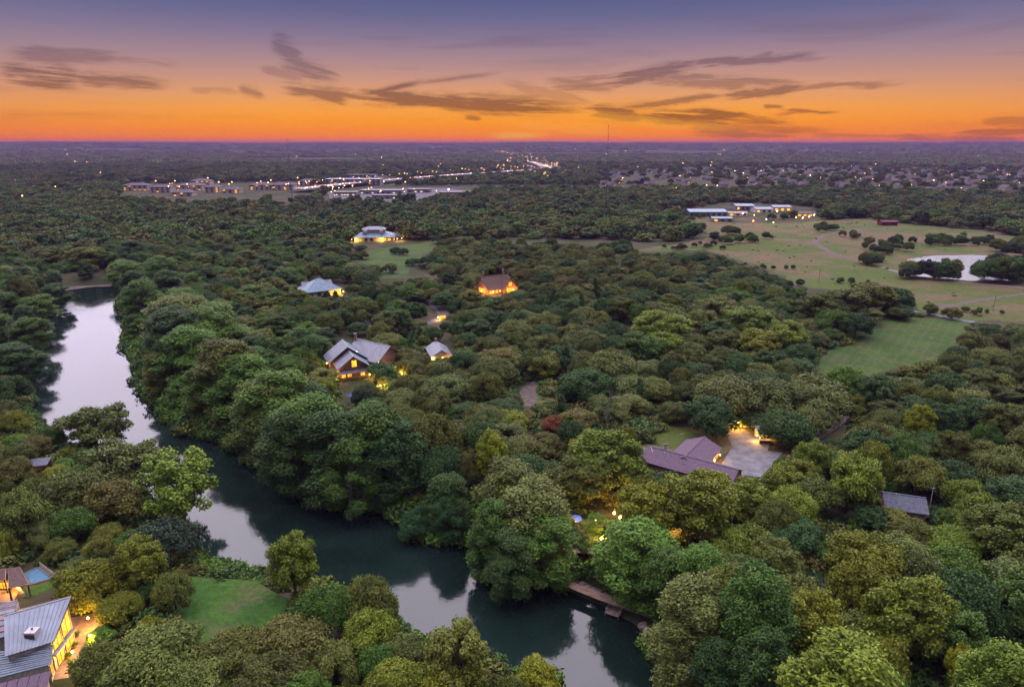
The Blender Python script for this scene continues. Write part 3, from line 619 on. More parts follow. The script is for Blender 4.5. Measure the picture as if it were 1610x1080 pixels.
# small garden trees close around the houses
X, Y = grid(6.2, 86, 520, 42, RNG); k = free(X, Y, RNG)
k &= np.min([np.hypot(X - x, Y - y) - r for x, y, r in FOOT], axis=0) < 14; X, Y = X[k], Y[k]; ZZ = height(X, Y); tx = np.array([(t[0], t[1], t[4]) for t in TREES])
for x, y, z in zip(X, Y, ZZ):
    if np.any(np.hypot(tx[:, 0] - x, tx[:, 1] - y) < tx[:, 2] * .6 + 1.2) or RNG.random() < .25: continue
    H, R = RNG.uniform(3.5, 7), RNG.uniform(2.2, 3.8)
    if blocked(x, y, z, H, R): H *= .55; R *= .7
    if blocked(x, y, z, H, R): continue
    TREES.append((x, y, z - .1, H, R, 'oak', random.choice(['olive', 'green', 'dusk', 'gold', 'fresh', 'deep'])))
# individuals: the heroes plus the nearest others that stand inside the frame; everything else is woodland
def inframe(t):
    x, y, d = Q(t[0], t[1], t[2] + t[3]); x2, y2, _ = Q(t[0], t[1], t[2] + .3 * t[3]); w = t[4] / d * F
    return -w < x < 1610 + w and y < 1080 and y2 > 226
order = sorted(range(len(TREES)), key=lambda i: (0 if i < NH else 1, -TREES[i][4] * TREES[i][3] / Q(*TREES[i][:3])[2] ** 2))
IND = [i for i in order if inframe(TREES[i])][:300]; INDS = set(IND)
def tree_label(t):
    x, y, z, H, R, kind, tn = t
    q = sorted((math.hypot(p.x - x, p.y - y), n) for n, p in LANDW); (d1, n1), (d2, n2) = q[0], q[1]
    size = 'tall ' if H > 16 else ('low ' if H < 8 else ''); rd = float(river_d(np.array([x]), np.array([y]))[0]); wide = 'broad ' if R > .62 * H else ''
    if rd < 4: rel = f"overhanging the river near {n1}"
    elif d1 < 14: rel = f"right beside {n1}"
    elif d1 < .5 * d2: rel = f"near {n1}"
    else: rel = f"between {n1} and {n2}"
    s = f"{size}{wide if len(rel.split()) < 10 else ''}{TWORD[tn]} {KWORD[kind]} {rel}"
    return s, s
def add_tree(t, i):
    x, y, z, H, R, kind, tn = t; me, tr = PROTO[kind][i % len(PROTO[kind])]; H0, R0 = PAR[kind]
    lab, grp = tree_label(t)
    e = thing({'cypress': 'cypress_tree', 'oak': 'oak_tree', 'pecan': 'pecan_tree', 'open': 'open_crowned_tree', 'cedar': 'cedar_tree', 'shrub': 'shrub'}[kind], lab, 'tree', (x, y, z), (i * 2.399) % 6.283, grp)
    sk = 1 + .13 * math.sin(i * 1.7); e.scale = (R / R0 * sk, R / R0 / sk, H / H0); e.rotation_euler = (.09 * math.sin(i * 2.3), .09 * math.cos(i * 3.1), (i * 2.399) % 6.283)
    a = bpy.data.objects.new('trunk', tr); link(a, e); c = bpy.data.objects.new('crown', me); link(c, e)
    j = .82 + .36 * ((i * .618) % 1); q = ((i * .377) % 1 - .5) * .2; b = TINT[tn]; c['tint'] = (b[0] * j * (1 + q), b[1] * j, b[2] * j * (1 - q))
for n_, i in enumerate(IND): add_tree(TREES[i], i)

# ------------------------------------------------------------------ woodland beyond: one mass, instanced on points
def scatter(name, pts, meshes, label, cat):
    """pts: list of (x,y,z, sxy, sz, rot, which, tint)"""
    n = len(pts); me = bpy.data.meshes.new(name); me.vertices.add(n); a = np.array([p[:7] for p in pts], float); tn = np.array([p[7] for p in pts], np.float32)
    me.vertices.foreach_set('co', a[:, :3].ravel().astype(np.float32)); me.update()
    for nm, typ, dat in (('scl', 'FLOAT_VECTOR', np.stack([a[:, 3], a[:, 3], a[:, 4]], 1)), ('rot', 'FLOAT_VECTOR', np.stack([np.sin(a[:, 5] * 7) * .13, np.cos(a[:, 5] * 11) * .13, a[:, 5]], 1)), ('tint', 'FLOAT_VECTOR', tn)):
        at = me.attributes.new(nm, typ, 'POINT'); at.data.foreach_set('vector', dat.ravel().astype(np.float32))
    at = me.attributes.new('which', 'INT', 'POINT'); at.data.foreach_set('value', a[:, 6].astype(np.int32))
    ob = link(bpy.data.objects.new(name, me)); tag(ob, label, cat, kind='stuff')
    ng = bpy.data.node_groups.new(name, 'GeometryNodeTree'); ng.interface.new_socket('Geometry', in_out='INPUT', socket_type='NodeSocketGeometry'); ng.interface.new_socket('Geometry', in_out='OUTPUT', socket_type='NodeSocketGeometry')
    N = ng.nodes; L = ng.links; gi = N.new('NodeGroupInput'); go = N.new('NodeGroupOutput'); ip = N.new('GeometryNodeInstanceOnPoints'); g2i = N.new('GeometryNodeGeometryToInstance')
    for m_ in reversed(meshes):
        src = bpy.data.objects.new(name + '_source', m_); oi = N.new('GeometryNodeObjectInfo'); oi.inputs['Object'].default_value = src; oi.inputs['As Instance'].default_value = True
        L.new(oi.outputs['Geometry'], g2i.inputs[0])
    def attr(nm, typ):
        q = N.new('GeometryNodeInputNamedAttribute'); q.data_type = typ; q.inputs['Name'].default_value = nm; return q.outputs[0]
    L.new(gi.outputs[0], ip.inputs['Points']); L.new(g2i.outputs[0], ip.inputs['Instance']); ip.inputs['Pick Instance'].default_value = True
    L.new(attr('which', 'INT'), ip.inputs['Instance Index']); L.new(attr('rot', 'FLOAT_VECTOR'), ip.inputs['Rotation']); L.new(attr('scl', 'FLOAT_VECTOR'), ip.inputs['Scale'])
    L.new(ip.outputs[0], go.inputs[0]); md = ob.modifiers.new('scatter', 'NODES'); md.node_group = ng
    return ob
def jit(tn, rng, a=.25):
    b = np.array(TINT[tn]) * rng.uniform(1 - a, 1 + a); b[0] *= rng.uniform(.9, 1.12); return tuple(b)
KID = ['cypress', 'oak', 'pecan', 'cedar']; WM = [PROTO[k_][q_][0] for k_ in KID for q_ in (0, 1, 2)]
pts = []
for i, t in enumerate(TREES):
    if i in INDS: continue
    x, y, z, H, R, kind, tn = t
    if kind not in KID: kind = 'pecan'
    H0, R0 = PAR[kind]; pts.append((x, y, z, R / R0, H / H0, RNG.uniform(0, 6.28), 3 * KID.index(kind) + int(RNG.integers(0, 3)), jit(tn, RNG)))
scatter('woodland', pts, WM, 'dense mixed woodland covering the land behind the nearer trees', 'woodland')
# undergrowth
X, Y = grid(5.2, 84, 330, 42, RNG); k = free(X, Y, RNG) & (river_d(X, Y) > .3); X, Y = X[k], Y[k]; Z = height(X, Y); pts = []
for x, y, z in zip(X, Y, Z):
    s = RNG.uniform(.7, 1.7)
    if blocked(x, y, z, 2.6 * s, 1.6 * s): continue
    pts.append((x, y, z - .2, s * 1.15, s, RNG.uniform(0, 6.28), int(RNG.integers(0, 3)), jit(random.choice(['deep', 'green', 'olive', 'dusk', 'brown']), RNG)))
X, Y = grid(2.7, 84, 480, 42, RNG); rd = river_d(X, Y); k = (rd > -.6) & (rd < 6); X, Y, rd = X[k], Y[k], rd[k]; Z = height(X, Y)
for x, y, z, r_ in zip(X, Y, Z, rd):           # fringe hanging over the water line
    px, py, _ = Q(x, y, z)
    if 862 < px < 1036 and 890 < py < 995: continue
    s = RNG.uniform(.7, 1.5) * (1.5 if py < 860 and px > 180 else 1.)
    if pin(px, py, PROTN[3][0]): continue
    pts.append((x, y, z - .3, s * 1.1, s, RNG.uniform(0, 6.28), int(RNG.integers(0, 3)), jit(random.choice(['deep', 'green', 'fresh', 'fresh', 'olive']), RNG)))
for poly, tn, sp in ((HEDGE, 'teal', 1.6), ([(60, 660), (100, 668), (110, 700), (80, 712), (50, 700)], 'fresh', 1.5), ([(300, 882), (345, 893), (440, 912), (440, 922), (340, 906), (296, 894)], 'fresh', 1.4), ([(0, 870), (50, 872), (52, 885), (0, 888)], 'fresh', 1.4), ([(250, 965), (285, 985), (300, 1000), (270, 992)], 'fresh', 1.2)):
    pw = np.array([P(x, y, 4.)[:2] for x, y in poly]); lo, hi = pw.min(0), pw.max(0); gx, gy = np.meshgrid(np.arange(lo[0], hi[0], sp), np.arange(lo[1], hi[1], sp)); gx = gx.ravel() + RNG.uniform(-.5, .5, gx.size); gy = gy.ravel() + RNG.uniform(-.5, .5, gy.size)
    k = in_poly(gx, gy, pw)
    for x, y, z in zip(gx[k], gy[k], height(gx[k], gy[k])): s = RNG.uniform(.4, .85); pts.append((x, y, z - .1, s, s, RNG.uniform(0, 6.28), int(RNG.integers(0, 3)), jit(tn, RNG)))
X, Y = grid(9., 300, 900, 42, RNG); k = in_poly(X, Y, NOSTAND[0]); X, Y = X[k], Y[k]
for x, y in zip(X, Y):                         # tufts in the meadow
    if RNG.random() < .9: continue
    s = RNG.uniform(.12, .4); pts.append((x, y, G - .05, s * 1.6, s, RNG.uniform(0, 6.28), int(RNG.integers(0, 3)), jit(random.choice(['olive', 'gold', 'green', 'dusk']), RNG)))
scatter('undergrowth', pts, [p[0] for p in PROTO['shrub']], 'low scrub and brush filling the ground under the trees', 'undergrowth')
# far canopy
FAROUT = [np.array([P(x, y)[:2] for x, y in p]) for p in (MEADOW, POND, [(520,298),(600,294),(700,292),(760,300),(740,312),(600,320),(500,316)], [(500,290),(600,276),(640,284),(560,296)], [(180,318),(195,290),(470,286),(505,296),(490,312),(300,326)], [(1070,330),(1150,318),(1285,326),(1290,352),(1085,352)])]
FWAY = [P(x, y) for x, y in ((470,303),(545,294),(640,285),(740,277),(830,271),(868,270),(850,262),(820,252),(795,245),(778,240))]
FWN = np.array([(p.x, p.y) for p in FWAY])
def farfree(X, Y):
    k = np.ones(X.shape, bool)
    for p in FAROUT: k &= ~in_poly(X, Y, p)
    d = np.full(X.shape, 1e9)
    for a, b in zip(FWN[:-1], FWN[1:]):
        e = b - a; t = np.clip(((X - a[0]) * e[0] + (Y - a[1]) * e[1]) / (e @ e), 0, 1); d = np.minimum(d, np.hypot(X - a[0] - t * e[0], Y - a[1] - t * e[1]))
    return k & (d > 45 + Y * .012)
SUB = np.array([P(x, y)[:2] for x, y in ((930,300),(960,270),(1100,262),(1640,258),(1640,312),(1500,306),(1300,300),(1150,296),(1000,302))])
pts = []
for sp, r0, r1, s in ((14., RMID, 1500, 1.2), (22, 1500, 3300, 1.5)):
    X, Y = grid(sp, r0, r1, 43, RNG); k = farfree(X, Y) & ~(in_poly(X, Y, SUB) & (RNG.random(X.shape) < .84)); X, Y = X[k], Y[k]; Z = height(X, Y)
    for x, y, z in zip(X, Y, Z):
        sub = zone_n(x, y, 110.)
        if sub < -1.5 and RNG.random() < .65: continue
        if blocked(x, y, z, 9, 5) and RNG.random() < .97: continue
        q = RNG.uniform(.6, 1.2) * s; tn = random.choice(['dusk', 'deep', 'green', 'olive'] if sub > 0 else ['dusk', 'deep', 'deep', 'brown'])
        w = int(RNG.choice([0, 1, 3])); H0 = 11.5 if w != 1 else 16.
        pts.append((x, y, z - .3, q, q * RNG.uniform(6, 12.5) / H0, RNG.uniform(0, 6.28), w, jit(tn, RNG)))
scatter('far_woodland', pts, FARP, 'dark tree cover stretching across the plain', 'woodland')
pts = []
for sp, r0, r1 in ((48, 3250, 6000), (110, 6000, 12800)):
    X, Y = grid(sp, r0, r1, 43, RNG); Z = height(X, Y)
    for x, y, z in zip(X, Y, Z):
        if zone_n(x, y, 420.) < -1.7: continue
        pts.append((x, y, z - 2, (1.0 if sp < 60 else 1.9) * RNG.uniform(.8, 1.3), RNG.uniform(.6, 1.15), RNG.uniform(0, 6.28), int(RNG.integers(0, 2)), jit(random.choice(['dusk', 'deep', 'olive']), RNG)))
scatter('horizon_woodland', pts, GROVE, 'distant wooded hills along the horizon', 'woodland')
# dead snags
for x, y, h in ((962, 606, 12), (955, 634, 9), (735, 706, 10), (1012, 476, 11), (1130, 612, 10), (1302, 905, 12), (700, 590, 9)):
    p = P(x, y, G + h); t = thing('dead_tree', 'bare grey dead tree with broken limbs standing among the green crowns', 'tree', (p.x, p.y, G), x, 'dead trees in the woods'); o = bpy.data.objects.new('trunk', PROTO['open'][x % 3][1].copy()); o.data.materials[0] = M['deadwood']; link(o, t); o.scale = (.28, .28, h / 15.)

# ------------------------------------------------------------------ building materials
WARM = (1., .50, .09)
def metal_mat(name, col, scale, direction='X'):
    m = bpy.data.materials.new(name); m.use_nodes = True; t = NT(m.node_tree); b = t.n['Principled BSDF']
    tc = t.new('ShaderNodeTexCoord'); n = t.noise(tc.outputs['Object'], scale, 4, .65); n2 = t.noise(tc.outputs['Object'], scale * 6, 3, .7)
    c = t.mix(t.smooth(n, .3, .7), tuple(x * .78 for x in col), tuple(min(1, x * 1.2) for x in col)); c = t.mix(t.m('MULTIPLY', t.smooth(n2, .55, .75), .35), c, tuple(x * .6 for x in col))
    t.l.new(c, b.inputs['Base Color']); b.inputs['Metallic'].default_value = .25; t.l.new(t.lin(n, .3, .7, .3, .5), b.inputs['Roughness']); return m
M['roof_blue'] = metal_mat('blue_grey_metal', (.125, .19, .25), .5)
M['roof_pink'] = metal_mat('sky_pink_metal', (.24, .145, .14), .6)  # pink of the reflected sky put into the metal's colour
M['roof_weather'] = metal_mat('weathered_metal', (.22, .25, .31), .35)
M['roof_pale'] = metal_mat('pale_metal', (.165, .175, .215), .5)
M['roof_purple'] = mat('purple_shingle', (.125, .085, .12), .85, 2.5, .22)
M['roof_brown'] = mat('brown_shingle', (.10, .062, .055), .9, 2., .3)
M['roof_slate'] = mat('slate_roof', (.085, .09, .125), .7, 1.5, .3)
M['roof_tan'] = mat('tan_shingle', (.12, .10, .115), .9, .7, .25)
M['copper'] = mat('copper_roof', (.36, .20, .13), .6, .8, .3)
M['stucco'] = mat('stucco', (.46, .37, .30), .9, .8, .15)
M['limestone'] = mat('limestone', (.42, .36, .29), .9, 1.8, .3, bump=.4)
M['darkwood'] = mat('dark_siding', (.12, .08, .07), .85, 1.5, .35)
M['brick'] = mat('brick', (.30, .16, .12), .9, 3., .3)
M['white'] = mat('white_paint', (.5, .48, .48), .6, 1., .1)
M['trim'] = mat('dark_trim', (.07, .065, .07), .6)
M['highway'] = mat('highway_concrete', (.34, .31, .32), .85, .05, .15)
M['steel'] = mat('steel', (.35, .35, .38), .45, metal=.6)
M['wood'] = mat('weathered_wood', (.26, .19, .16), .9, 1.6, .3)
M['ramp'] = mat('ramp_wood', (.20, .145, .155), .9, 1.6, .3)
M['blue'] = mat('blue_canvas', (.06, .12, .50), .8, 2., .2)
M['redpaint'] = mat('red_paint', (.14, .02, .03), .7, .4, .2)
M['tile'] = mat('pool_water', (.10, .22, .34), .08, 1.5, .15)
M['terrace'] = mat('terrace_paving', (.28, .19, .145), .85, 1., .25)
def pane_mat():
    m = mat('lit_pane', (.1, .07, .03), .3, emit=(1., .43, .035), estr=1.); t = NT(m.node_tree); b = t.n['Principled BSDF']; g = t.new('ShaderNodeNewGeometry')
    t.l.new(t.lin(t.noise(g.outputs['Position'], 1.1, 3, .6), .3, .7, .28, 1.0), b.inputs['Emission Strength']); return m
M['warm'] = pane_mat()
M['warmdim'] = mat('dim_lit_pane', (.2, .12, .06), .3, emit=(1., .40, .09), estr=.55)
M['dark'] = mat('dark_pane', (.03, .035, .05), .08, spec=.6)
M['bulb'] = mat('lamp_bulb', (.9, .7, .4), .4, emit=(1., .55, .13), estr=9.)
M['bulbw'] = mat('white_lamp_bulb', (.9, .9, .9), .4, emit=(1., .84, .66), estr=11.)
M['bulbo'] = mat('orange_lamp_bulb', (.9, .6, .3), .4, emit=(1., .50, .16), estr=11.)
M['tail'] = mat('tail_lamp', (.5, .05, .03), .4, emit=(1., .09, .03), estr=10.)
M['shopglass'] = mat('lit_shop_front', (.5, .45, .4), .4, emit=(1., .70, .42), estr=.5)
M['carpaint'] = mat('car_paint', (.3, .3, .33), .3, spec=.6)
M['wallgrey'] = mat('pale_wall', (.24, .22, .25), .85, .2, .12)

# ------------------------------------------------------------------ building helpers (local frame: origin on the ground)
def win(t, base, a, b, z0, z1, m, off=.05, fr=.10, mull=0, name='window'):
    """window on the vertical wall line a->b (local xy), outward to its right-hand side"""
    a, b = Vector((a[0], a[1], 0)), Vector((b[0], b[1], 0)); d = (b - a).normalized(); n = Vector((d.y, -d.x, 0)); L = (b - a).length
    def bx(mb, u0, u1, w0, w1, o0, o1):
        k = len(mb.v)
        for o in (o0, o1):
            for u, w in ((u0, w0), (u1, w0), (u1, w1), (u0, w1)): p = a + d * u + n * o; mb.v.append((p.x, p.y, w))
        mb.f += [tuple(k + i for i in q) for q in ((3,2,1,0),(4,5,6,7),(0,1,5,4),(1,2,6,5),(2,3,7,6),(3,0,4,7))]
    p = MB(); bx(p, 0, L, z0, z1, -.03, off); w = p.build(name, m, t)
    f = MB()
    for u0, u1, w0, w1 in ((-fr, 0, z0 - fr, z1 + fr), (L, L + fr, z0 - fr, z1 + fr), (0, L, z0 - fr, z0), (0, L, z1, z1 + fr)): bx(f, u0, u1, w0, w1, -.02, off + .05)
    for k in range(mull): u = L * (k + 1) / (mull + 1); bx(f, u - fr / 2, u + fr / 2, z0, z1, off + .005, off + .05)
    f.build('frame', 'trim', w); return w
def gable(t, A, B, hw, ze, zr, wall, roof, ov=.5, oe=.5, z0=0., th=.16, panels=0, roof2=None):
    """gabled block; ridge A->B in local xy, half width hw, eave and ridge heights above the ground"""
    A, B = Vector((A[0], A[1], 0)), Vector((B[0], B[1], 0)); d = (B - A).normalized(); n = Vector((-d.y, d.x, 0)); up = Vector((0, 0, 1))
    mb = MB(); c = [A + n * hw, A - n * hw, B - n * hw, B + n * hw]; drop = .12
    mb.v = [tuple(p + up * z0) for p in c] + [tuple(p + up * (ze - drop)) for p in c] + [tuple(A + up * (zr - drop)), tuple(B + up * (zr - drop))]
    mb.f = [(0,1,5,8,4), (2,3,7,9,6), (1,2,6,5), (3,0,4,7), (0,3,2,1), (4,8,9,7), (5,6,9,8)]; mb.build('wall', wall, t)
    sl = (zr - ze) / hw; e = [A - d * oe, B + d * oe]
    for s, rm in ((1, roof), (-1, roof2 or roof)):
        lo = [p + n * s * (hw + ov) + up * (ze - sl * ov) for p in e]; hi = [p + n * s * .01 + up * zr for p in e]
        if panels:
            for k in range(panels):
                q0, q1 = k / panels, (k + 1) / panels - .006
                MB().slab([lo[0].lerp(lo[1], q0), lo[0].lerp(lo[1], q1), hi[0].lerp(hi[1], q1), hi[0].lerp(hi[1], q0)], th).build('roof_panel', rm, t)
                MB().slab([lo[0].lerp(lo[1], q1) + up * .07, lo[0].lerp(lo[1], q1 + .006 * 1.5) + up * .07, hi[0].lerp(hi[1], q1 + .006 * 1.5) + up * .07, hi[0].lerp(hi[1], q1) + up * .07], .1).build('roof_seam', rm, t)
        else: MB().slab([lo[0], lo[1], hi[1], hi[0]], th).build('roof_slope', rm, t)
    MB().slab([e[0] + n * .22 + up * (zr + .07), e[1] + n * .22 + up * (zr + .07), e[1] - n * .22 + up * (zr + .07), e[0] - n * .22 + up * (zr + .07)], .14).build('ridge_cap', roof2 or roof, t)
    return A, B, d, n
def hip(t, A, B, hw, ze, zr, wall, roof, ov=.8, inset=None, z0=0., roofs=None):
    A, B = Vector((A[0], A[1], 0)), Vector((B[0], B[1], 0)); d = (B - A).normalized(); n = Vector((-d.y, d.x, 0)); up = Vector((0, 0, 1)); L = (B - A).length
    c = [A + n * hw, A - n * hw, B - n * hw, B + n * hw]; MB().prism([(p.x, p.y) for p in c], z0, ze).build('wall', wall, t)
    o = hw + ov; q = [A - d * ov + n * o, A - d * ov - n * o, B + d * ov - n * o, B + d * ov + n * o]; q = [p + up * ze for p in q]
    ins = min(hw, L / 2 - .05) if inset is None else inset; r0, r1 = A + d * ins + up * zr, B - d * ins + up * zr
    for k, f in enumerate(((q[0], q[1], r0), (q[2], q[3], r1), (q[1], q[2], r1, r0), (q[3], q[0], r0, r1))):
        MB().slab(f, .14).build('roof_slope', (roofs or [roof] * 4)[k], t)
    hp = MB()
    for a_, b_ in ((q[0], r0), (q[1], r0), (q[2], r1), (q[3], r1), (r0, r1)): hp.bar(a_ + up * .04, b_ + up * .04, .11, n=5)
    hp.build('ridge_cap', 'roof_pale', t)
    MB().prism([(p.x, p.y) for p in [A - d * (ov - .1) + n * (o - .1), A - d * (ov - .1) - n * (o - .1), B + d * (ov - .1) - n * (o - .1), B + d * (ov - .1) + n * (o - .1)]], ze - .22, ze - .15).build('soffit', 'trim', t)
    return d, n
LP = [0]
def lamp(x, y, z, label, power, zg=G, col=WARM, r=.22, m='bulb', wp=None, group=None):
    p = wp or P(x, y, z); t = thing('garden_lamp', label, 'lamp', (p.x, p.y, zg), 0, group); h = z - zg
    MB().bar((0, 0, -.1), (0, 0, h - .25), .05, .04).build('post', 'trim', t); MB().ball((0, 0, h - .05), r).build('globe', m, t, True); MB().cone((0, 0, h + r * .8), r * 1.1, r * .7).build('cap', 'trim', t)
    l = bpy.data.lights.new('lamp_light', 'POINT'); l.energy = power * 3.2; l.color = col; l.shadow_soft_size = .25; o = link(bpy.data.objects.new('lamp_light', l), t); o.location = (0, 0, h + .75)
    o.visible_glossy = True; return t
def inner(t, loc, power, col=WARM, r=.3):     # light of a lit room or porch lantern, belongs to its house
    l = bpy.data.lights.new('porch_light', 'POINT'); l.energy = power * 2.6; l.color = col; l.shadow_soft_size = r; o = link(bpy.data.objects.new('porch_light', l), t); o.location = loc
    MB().ball((loc[0], loc[1], loc[2] + .5), .2, 8, 5).build('lantern', 'bulb', t, True)
def umbrella(p, label, r=1.5, z0=G):
    t = thing('patio_umbrella', label, 'umbrella', (p[0], p[1], z0), 0, 'blue patio umbrellas'); MB().bar((0, 0, 0), (0, 0, 2.5), .04).build('pole', 'steel', t)
    c = MB(); n = 8; c.v = [(r * math.cos(k * math.pi / 4), r * math.sin(k * math.pi / 4), 2.05) for k in range(n)] + [(0, 0, 2.65)] + [(r * math.cos(k * math.pi / 4), r * math.sin(k * math.pi / 4), 1.85) for k in range(n)]
    c.f = [(k, (k + 1) % n, n) for k in range(n)] + [(k, 9 + k, 9 + (k + 1) % n, (k + 1) % n) for k in range(n)]; c.build('canopy', 'blue', t); MB().cone((0, 0, 0), .35, .25).build('base', 'concrete', t); return t
def patio_set(p, rz, label):
    t = thing('patio_table', label, 'table', (p[0], p[1], G + .06), rz); MB().prism([(.75 * math.cos(k * .785), .75 * math.sin(k * .785)) for k in range(8)], .68, .74).build('table_top', 'wood', t); MB().bar((0, 0, 0), (0, 0, .68), .06).build('pedestal', 'trim', t)
    for k in range(4):
        a = k * 1.571 + .4; c = thing('patio_chair', 'dark slatted patio chair drawn up to ' + label.split(' beside')[0].replace('round ', 'the round '), 'chair', (p[0] + 1.15 * math.cos(a + rz), p[1] + 1.15 * math.sin(a + rz), G + .06), a + rz, 'chairs around the patio tables')
        MB().box(-.25, .25, -.25, .25, .4, .46).build('seat', 'trim', c); MB().box(.21, .26, -.25, .25, .46, .95).build('backrest', 'trim', c)
        for sx in (-.22, .22):
            for sy in (-.22, .22): MB().bar((sx, sy, 0), (sx, sy, .4), .025, n=4).build('leg', 'trim', c)

# ------------------------------------------------------------------ prow fronted house by the lower left garden
def prow_house():
    O = Vector((-82., 98., G)); t = thing('prow_house', 'two storey house with blue grey metal roof and tall glowing prow windows above the garden', 'house', O)
    d = Vector((.852, .523, 0)); n = Vector((-d.y, d.x, 0)); up = Vector((0, 0, 1)); B = Vector((-77.9, 102.6, 0)) - Vector((O.x, O.y, 0)); A = B - d * 9.0; hw = 6.0; ze, zr = 6.3, 9.5; pr = 2.9
    N1, N0 = B - d * pr - n * hw, A - n * hw; F1, F0 = B - d * pr + n * hw, A + n * hw; C = B - d * .35
    w = MB(); base = [N0, N1 - d * .3, C, F1 - d * .3, F0]; zt = [ze, ze, zr, ze, ze]
    w.v = [tuple(p) for p in base] + [tuple(p + up * (z - .2)) for p, z in zip(base, zt)] + [tuple(A + up * (zr - .2))]
    w.f = [(0,1,6,5), (1,2,7,6), (2,3,8,7), (3,4,9,8), (4,0,5,10,9), (4,3,2,1,0), (5,6,7,10), (10,7,8,9)]; w.build('wall', 'limestone', t)
    for s, e0, e1, rm, np_ in ((-1, N0, N1, 'roof_weather', 13), (1, F0, F1, 'roof_pink', 13)):  # far slope: pink sky reflection painted as roof colour
        lo0, lo1 = e0 + n * s * .5 + up * (ze - .25) - d * .3, e1 + n * s * .5 + up * (ze - .25) + d * .25; hi0, hi1 = A - d * .3 + up * zr, B + d * .35 + up * zr
        for k in range(np_):
            a, b = k / np_, (k + 1) / np_
            MB().slab([lo0.lerp(lo1, a), lo0.lerp(lo1, b - .004), hi0.lerp(hi1, b - .004), hi0.lerp(hi1, a)], .16).build('roof_panel', rm, t)
            MB().slab([lo0.lerp(lo1, b - .012) + up * .09, lo0.lerp(lo1, b) + up * .09, hi0.lerp(hi1, b) + up * .09, hi0.lerp(hi1, b - .012) + up * .09], .12).build('roof_seam', rm, t)
    MB().bar(A - d * .3 + up * (zr + .05), B + d * .35 + up * (zr + .05), .13).build('ridge_cap', 'steel', t)
    MB().bar(N1 - n * .5 + up * (ze - .3) + d * .25, B + d * .38 + up * (zr - .04), .14, n=4).build('bargeboard', 'trim', t)
    # glazing of the prow facet: wall line N1 -> C
    a, b = (N1 - d * .3), C; L = (b - a).length; P2 = lambda u: tuple((a + (b - a) * u)[:2])
    for u0, u1, z0, z1 in ((.10, .44, 3.6, 6.2), (.54, .93, 3.7, 7.7), (.12, .44, .35, 2.9), (.54, .93, .3, 3.0)): win(t, O, P2(u0), P2(u1), z0, z1, 'warm', .05, .12, 1)
    a2, b2 = C, (F1 - d * .3); P3 = lambda u: tuple((a2 + (b2 - a2) * u)[:2])
    for u0, u1, z0, z1 in ((.08, .46, 3.7, 7.6), (.56, .9, 3.6, 6.2), (.08, .46, .3, 3.), (.56, .9, .3, 2.9)): win(t, O, P3(u0), P3(u1), z0, z1, 'warm', .05, .12, 1)
    mid = (N1 + C) / 2
    MB().slab([a - n * .1 + up * 3.25, b + d * .1 + up * 3.25, b + d * .5 - n * .3 + up * 3.25, a + d * .5 - n * .5 + up * 3.25], .22).build('floor_band', 'limestone', t)
    # dormer scupper on the near slope
    c = A + d * 3.6 - n * 4.2; MB().box(c.x - .9, c.x + .9, c.y - .9, c.y + .7, 6.6, 8.0).build('roof_curb', 'white', t); MB().box(c.x - .8, c.x + .8, c.y - 1.0, c.y - .92, 6.9, 7.7).build('louvre', 'trim', t)
    MB().bar(c + up * 8.0, c + up * 8.5, .16).build('vent_pipe', 'steel', t)
    v = A + d * 1.0 + n * 2.2; MB().bar(v + up * 8, v + up * 8.7, .14).build('vent_pipe', 'copper', t)
    # lower shed roof in front, striped metal
    lo0, lo1 = Vector((-86.5, 88.4, 0)) - O, Vector((-75.9, 93.2, 0)) - O; hi0, hi1 = Vector((-90.0, 93.2, 0)) - O, Vector((-77.0, 95.6, 0)) - O
    for q in (lo0, lo1): q.z = 3.7
    for q in (hi0, hi1): q.z = 5.5
    npn = 11
    for k in range(npn):
        u, v_ = k / npn, (k + 1) / npn - .02
        MB().slab([lo0.lerp(hi0, u) + up * (.05 if k % 2 else 0), lo1.lerp(hi1, u) + up * (.05 if k % 2 else 0), lo1.lerp(hi1, v_), lo0.lerp(hi0, v_)], .12).build('porch_roof_panel', 'roof_pale' if k % 2 else 'roof_blue', t)
    pw = [lo0 + n * .4, lo1 - d * .5 + n * .3, hi1 - d * .5, hi0]; MB().prism([(q.x, q.y) for q in pw], 0, 3.5).build('porch_wall', 'limestone', t)
    e0, e1 = lo1 - d * .5 + n * .3, hi1 - d * .5
    win(t, O, tuple(e0.lerp(e1, .15)[:2]), tuple(e0.lerp(e1, .85)[:2]), 1.0, 3.1, 'warm', .05, .1, 2)
    # lower purple roof
    z1, z2 = Vector((-75.6, 92.3, 3.2)) - Vector((O.x, O.y, 0)), Vector((-86.5, 87.6, 3.2)) - Vector((O.x, O.y, 0))
    for k in range(8):
        u, v_ = k / 8, (k + 1) / 8 - .01; p0, p1 = z1.lerp(z2, u), z1.lerp(z2, v_); off = Vector((1.6, -4.2, -1.0)); MB().slab([p0, p1, p1 + off, p0 + off], .12).build('lower_roof_panel', 'roof_purple', t)
    q = [z1 - d * .5 - n * .3, z2, z2 + Vector((1.2, -3.6, 0)), z1 - d * .5 + Vector((1.0, -3.6, 0))]; MB().prism([(p.x, p.y) for p in q], 0, 2.0).build('wing_wall', 'stucco', t)
    # striped wing at the left
    g0, g1 = Vector((-98., 96., 0)) - Vector((O.x, O.y, 0)), Vector((-87.2, 101.5, 0)) - Vector((O.x, O.y, 0)); off = n * 5.5
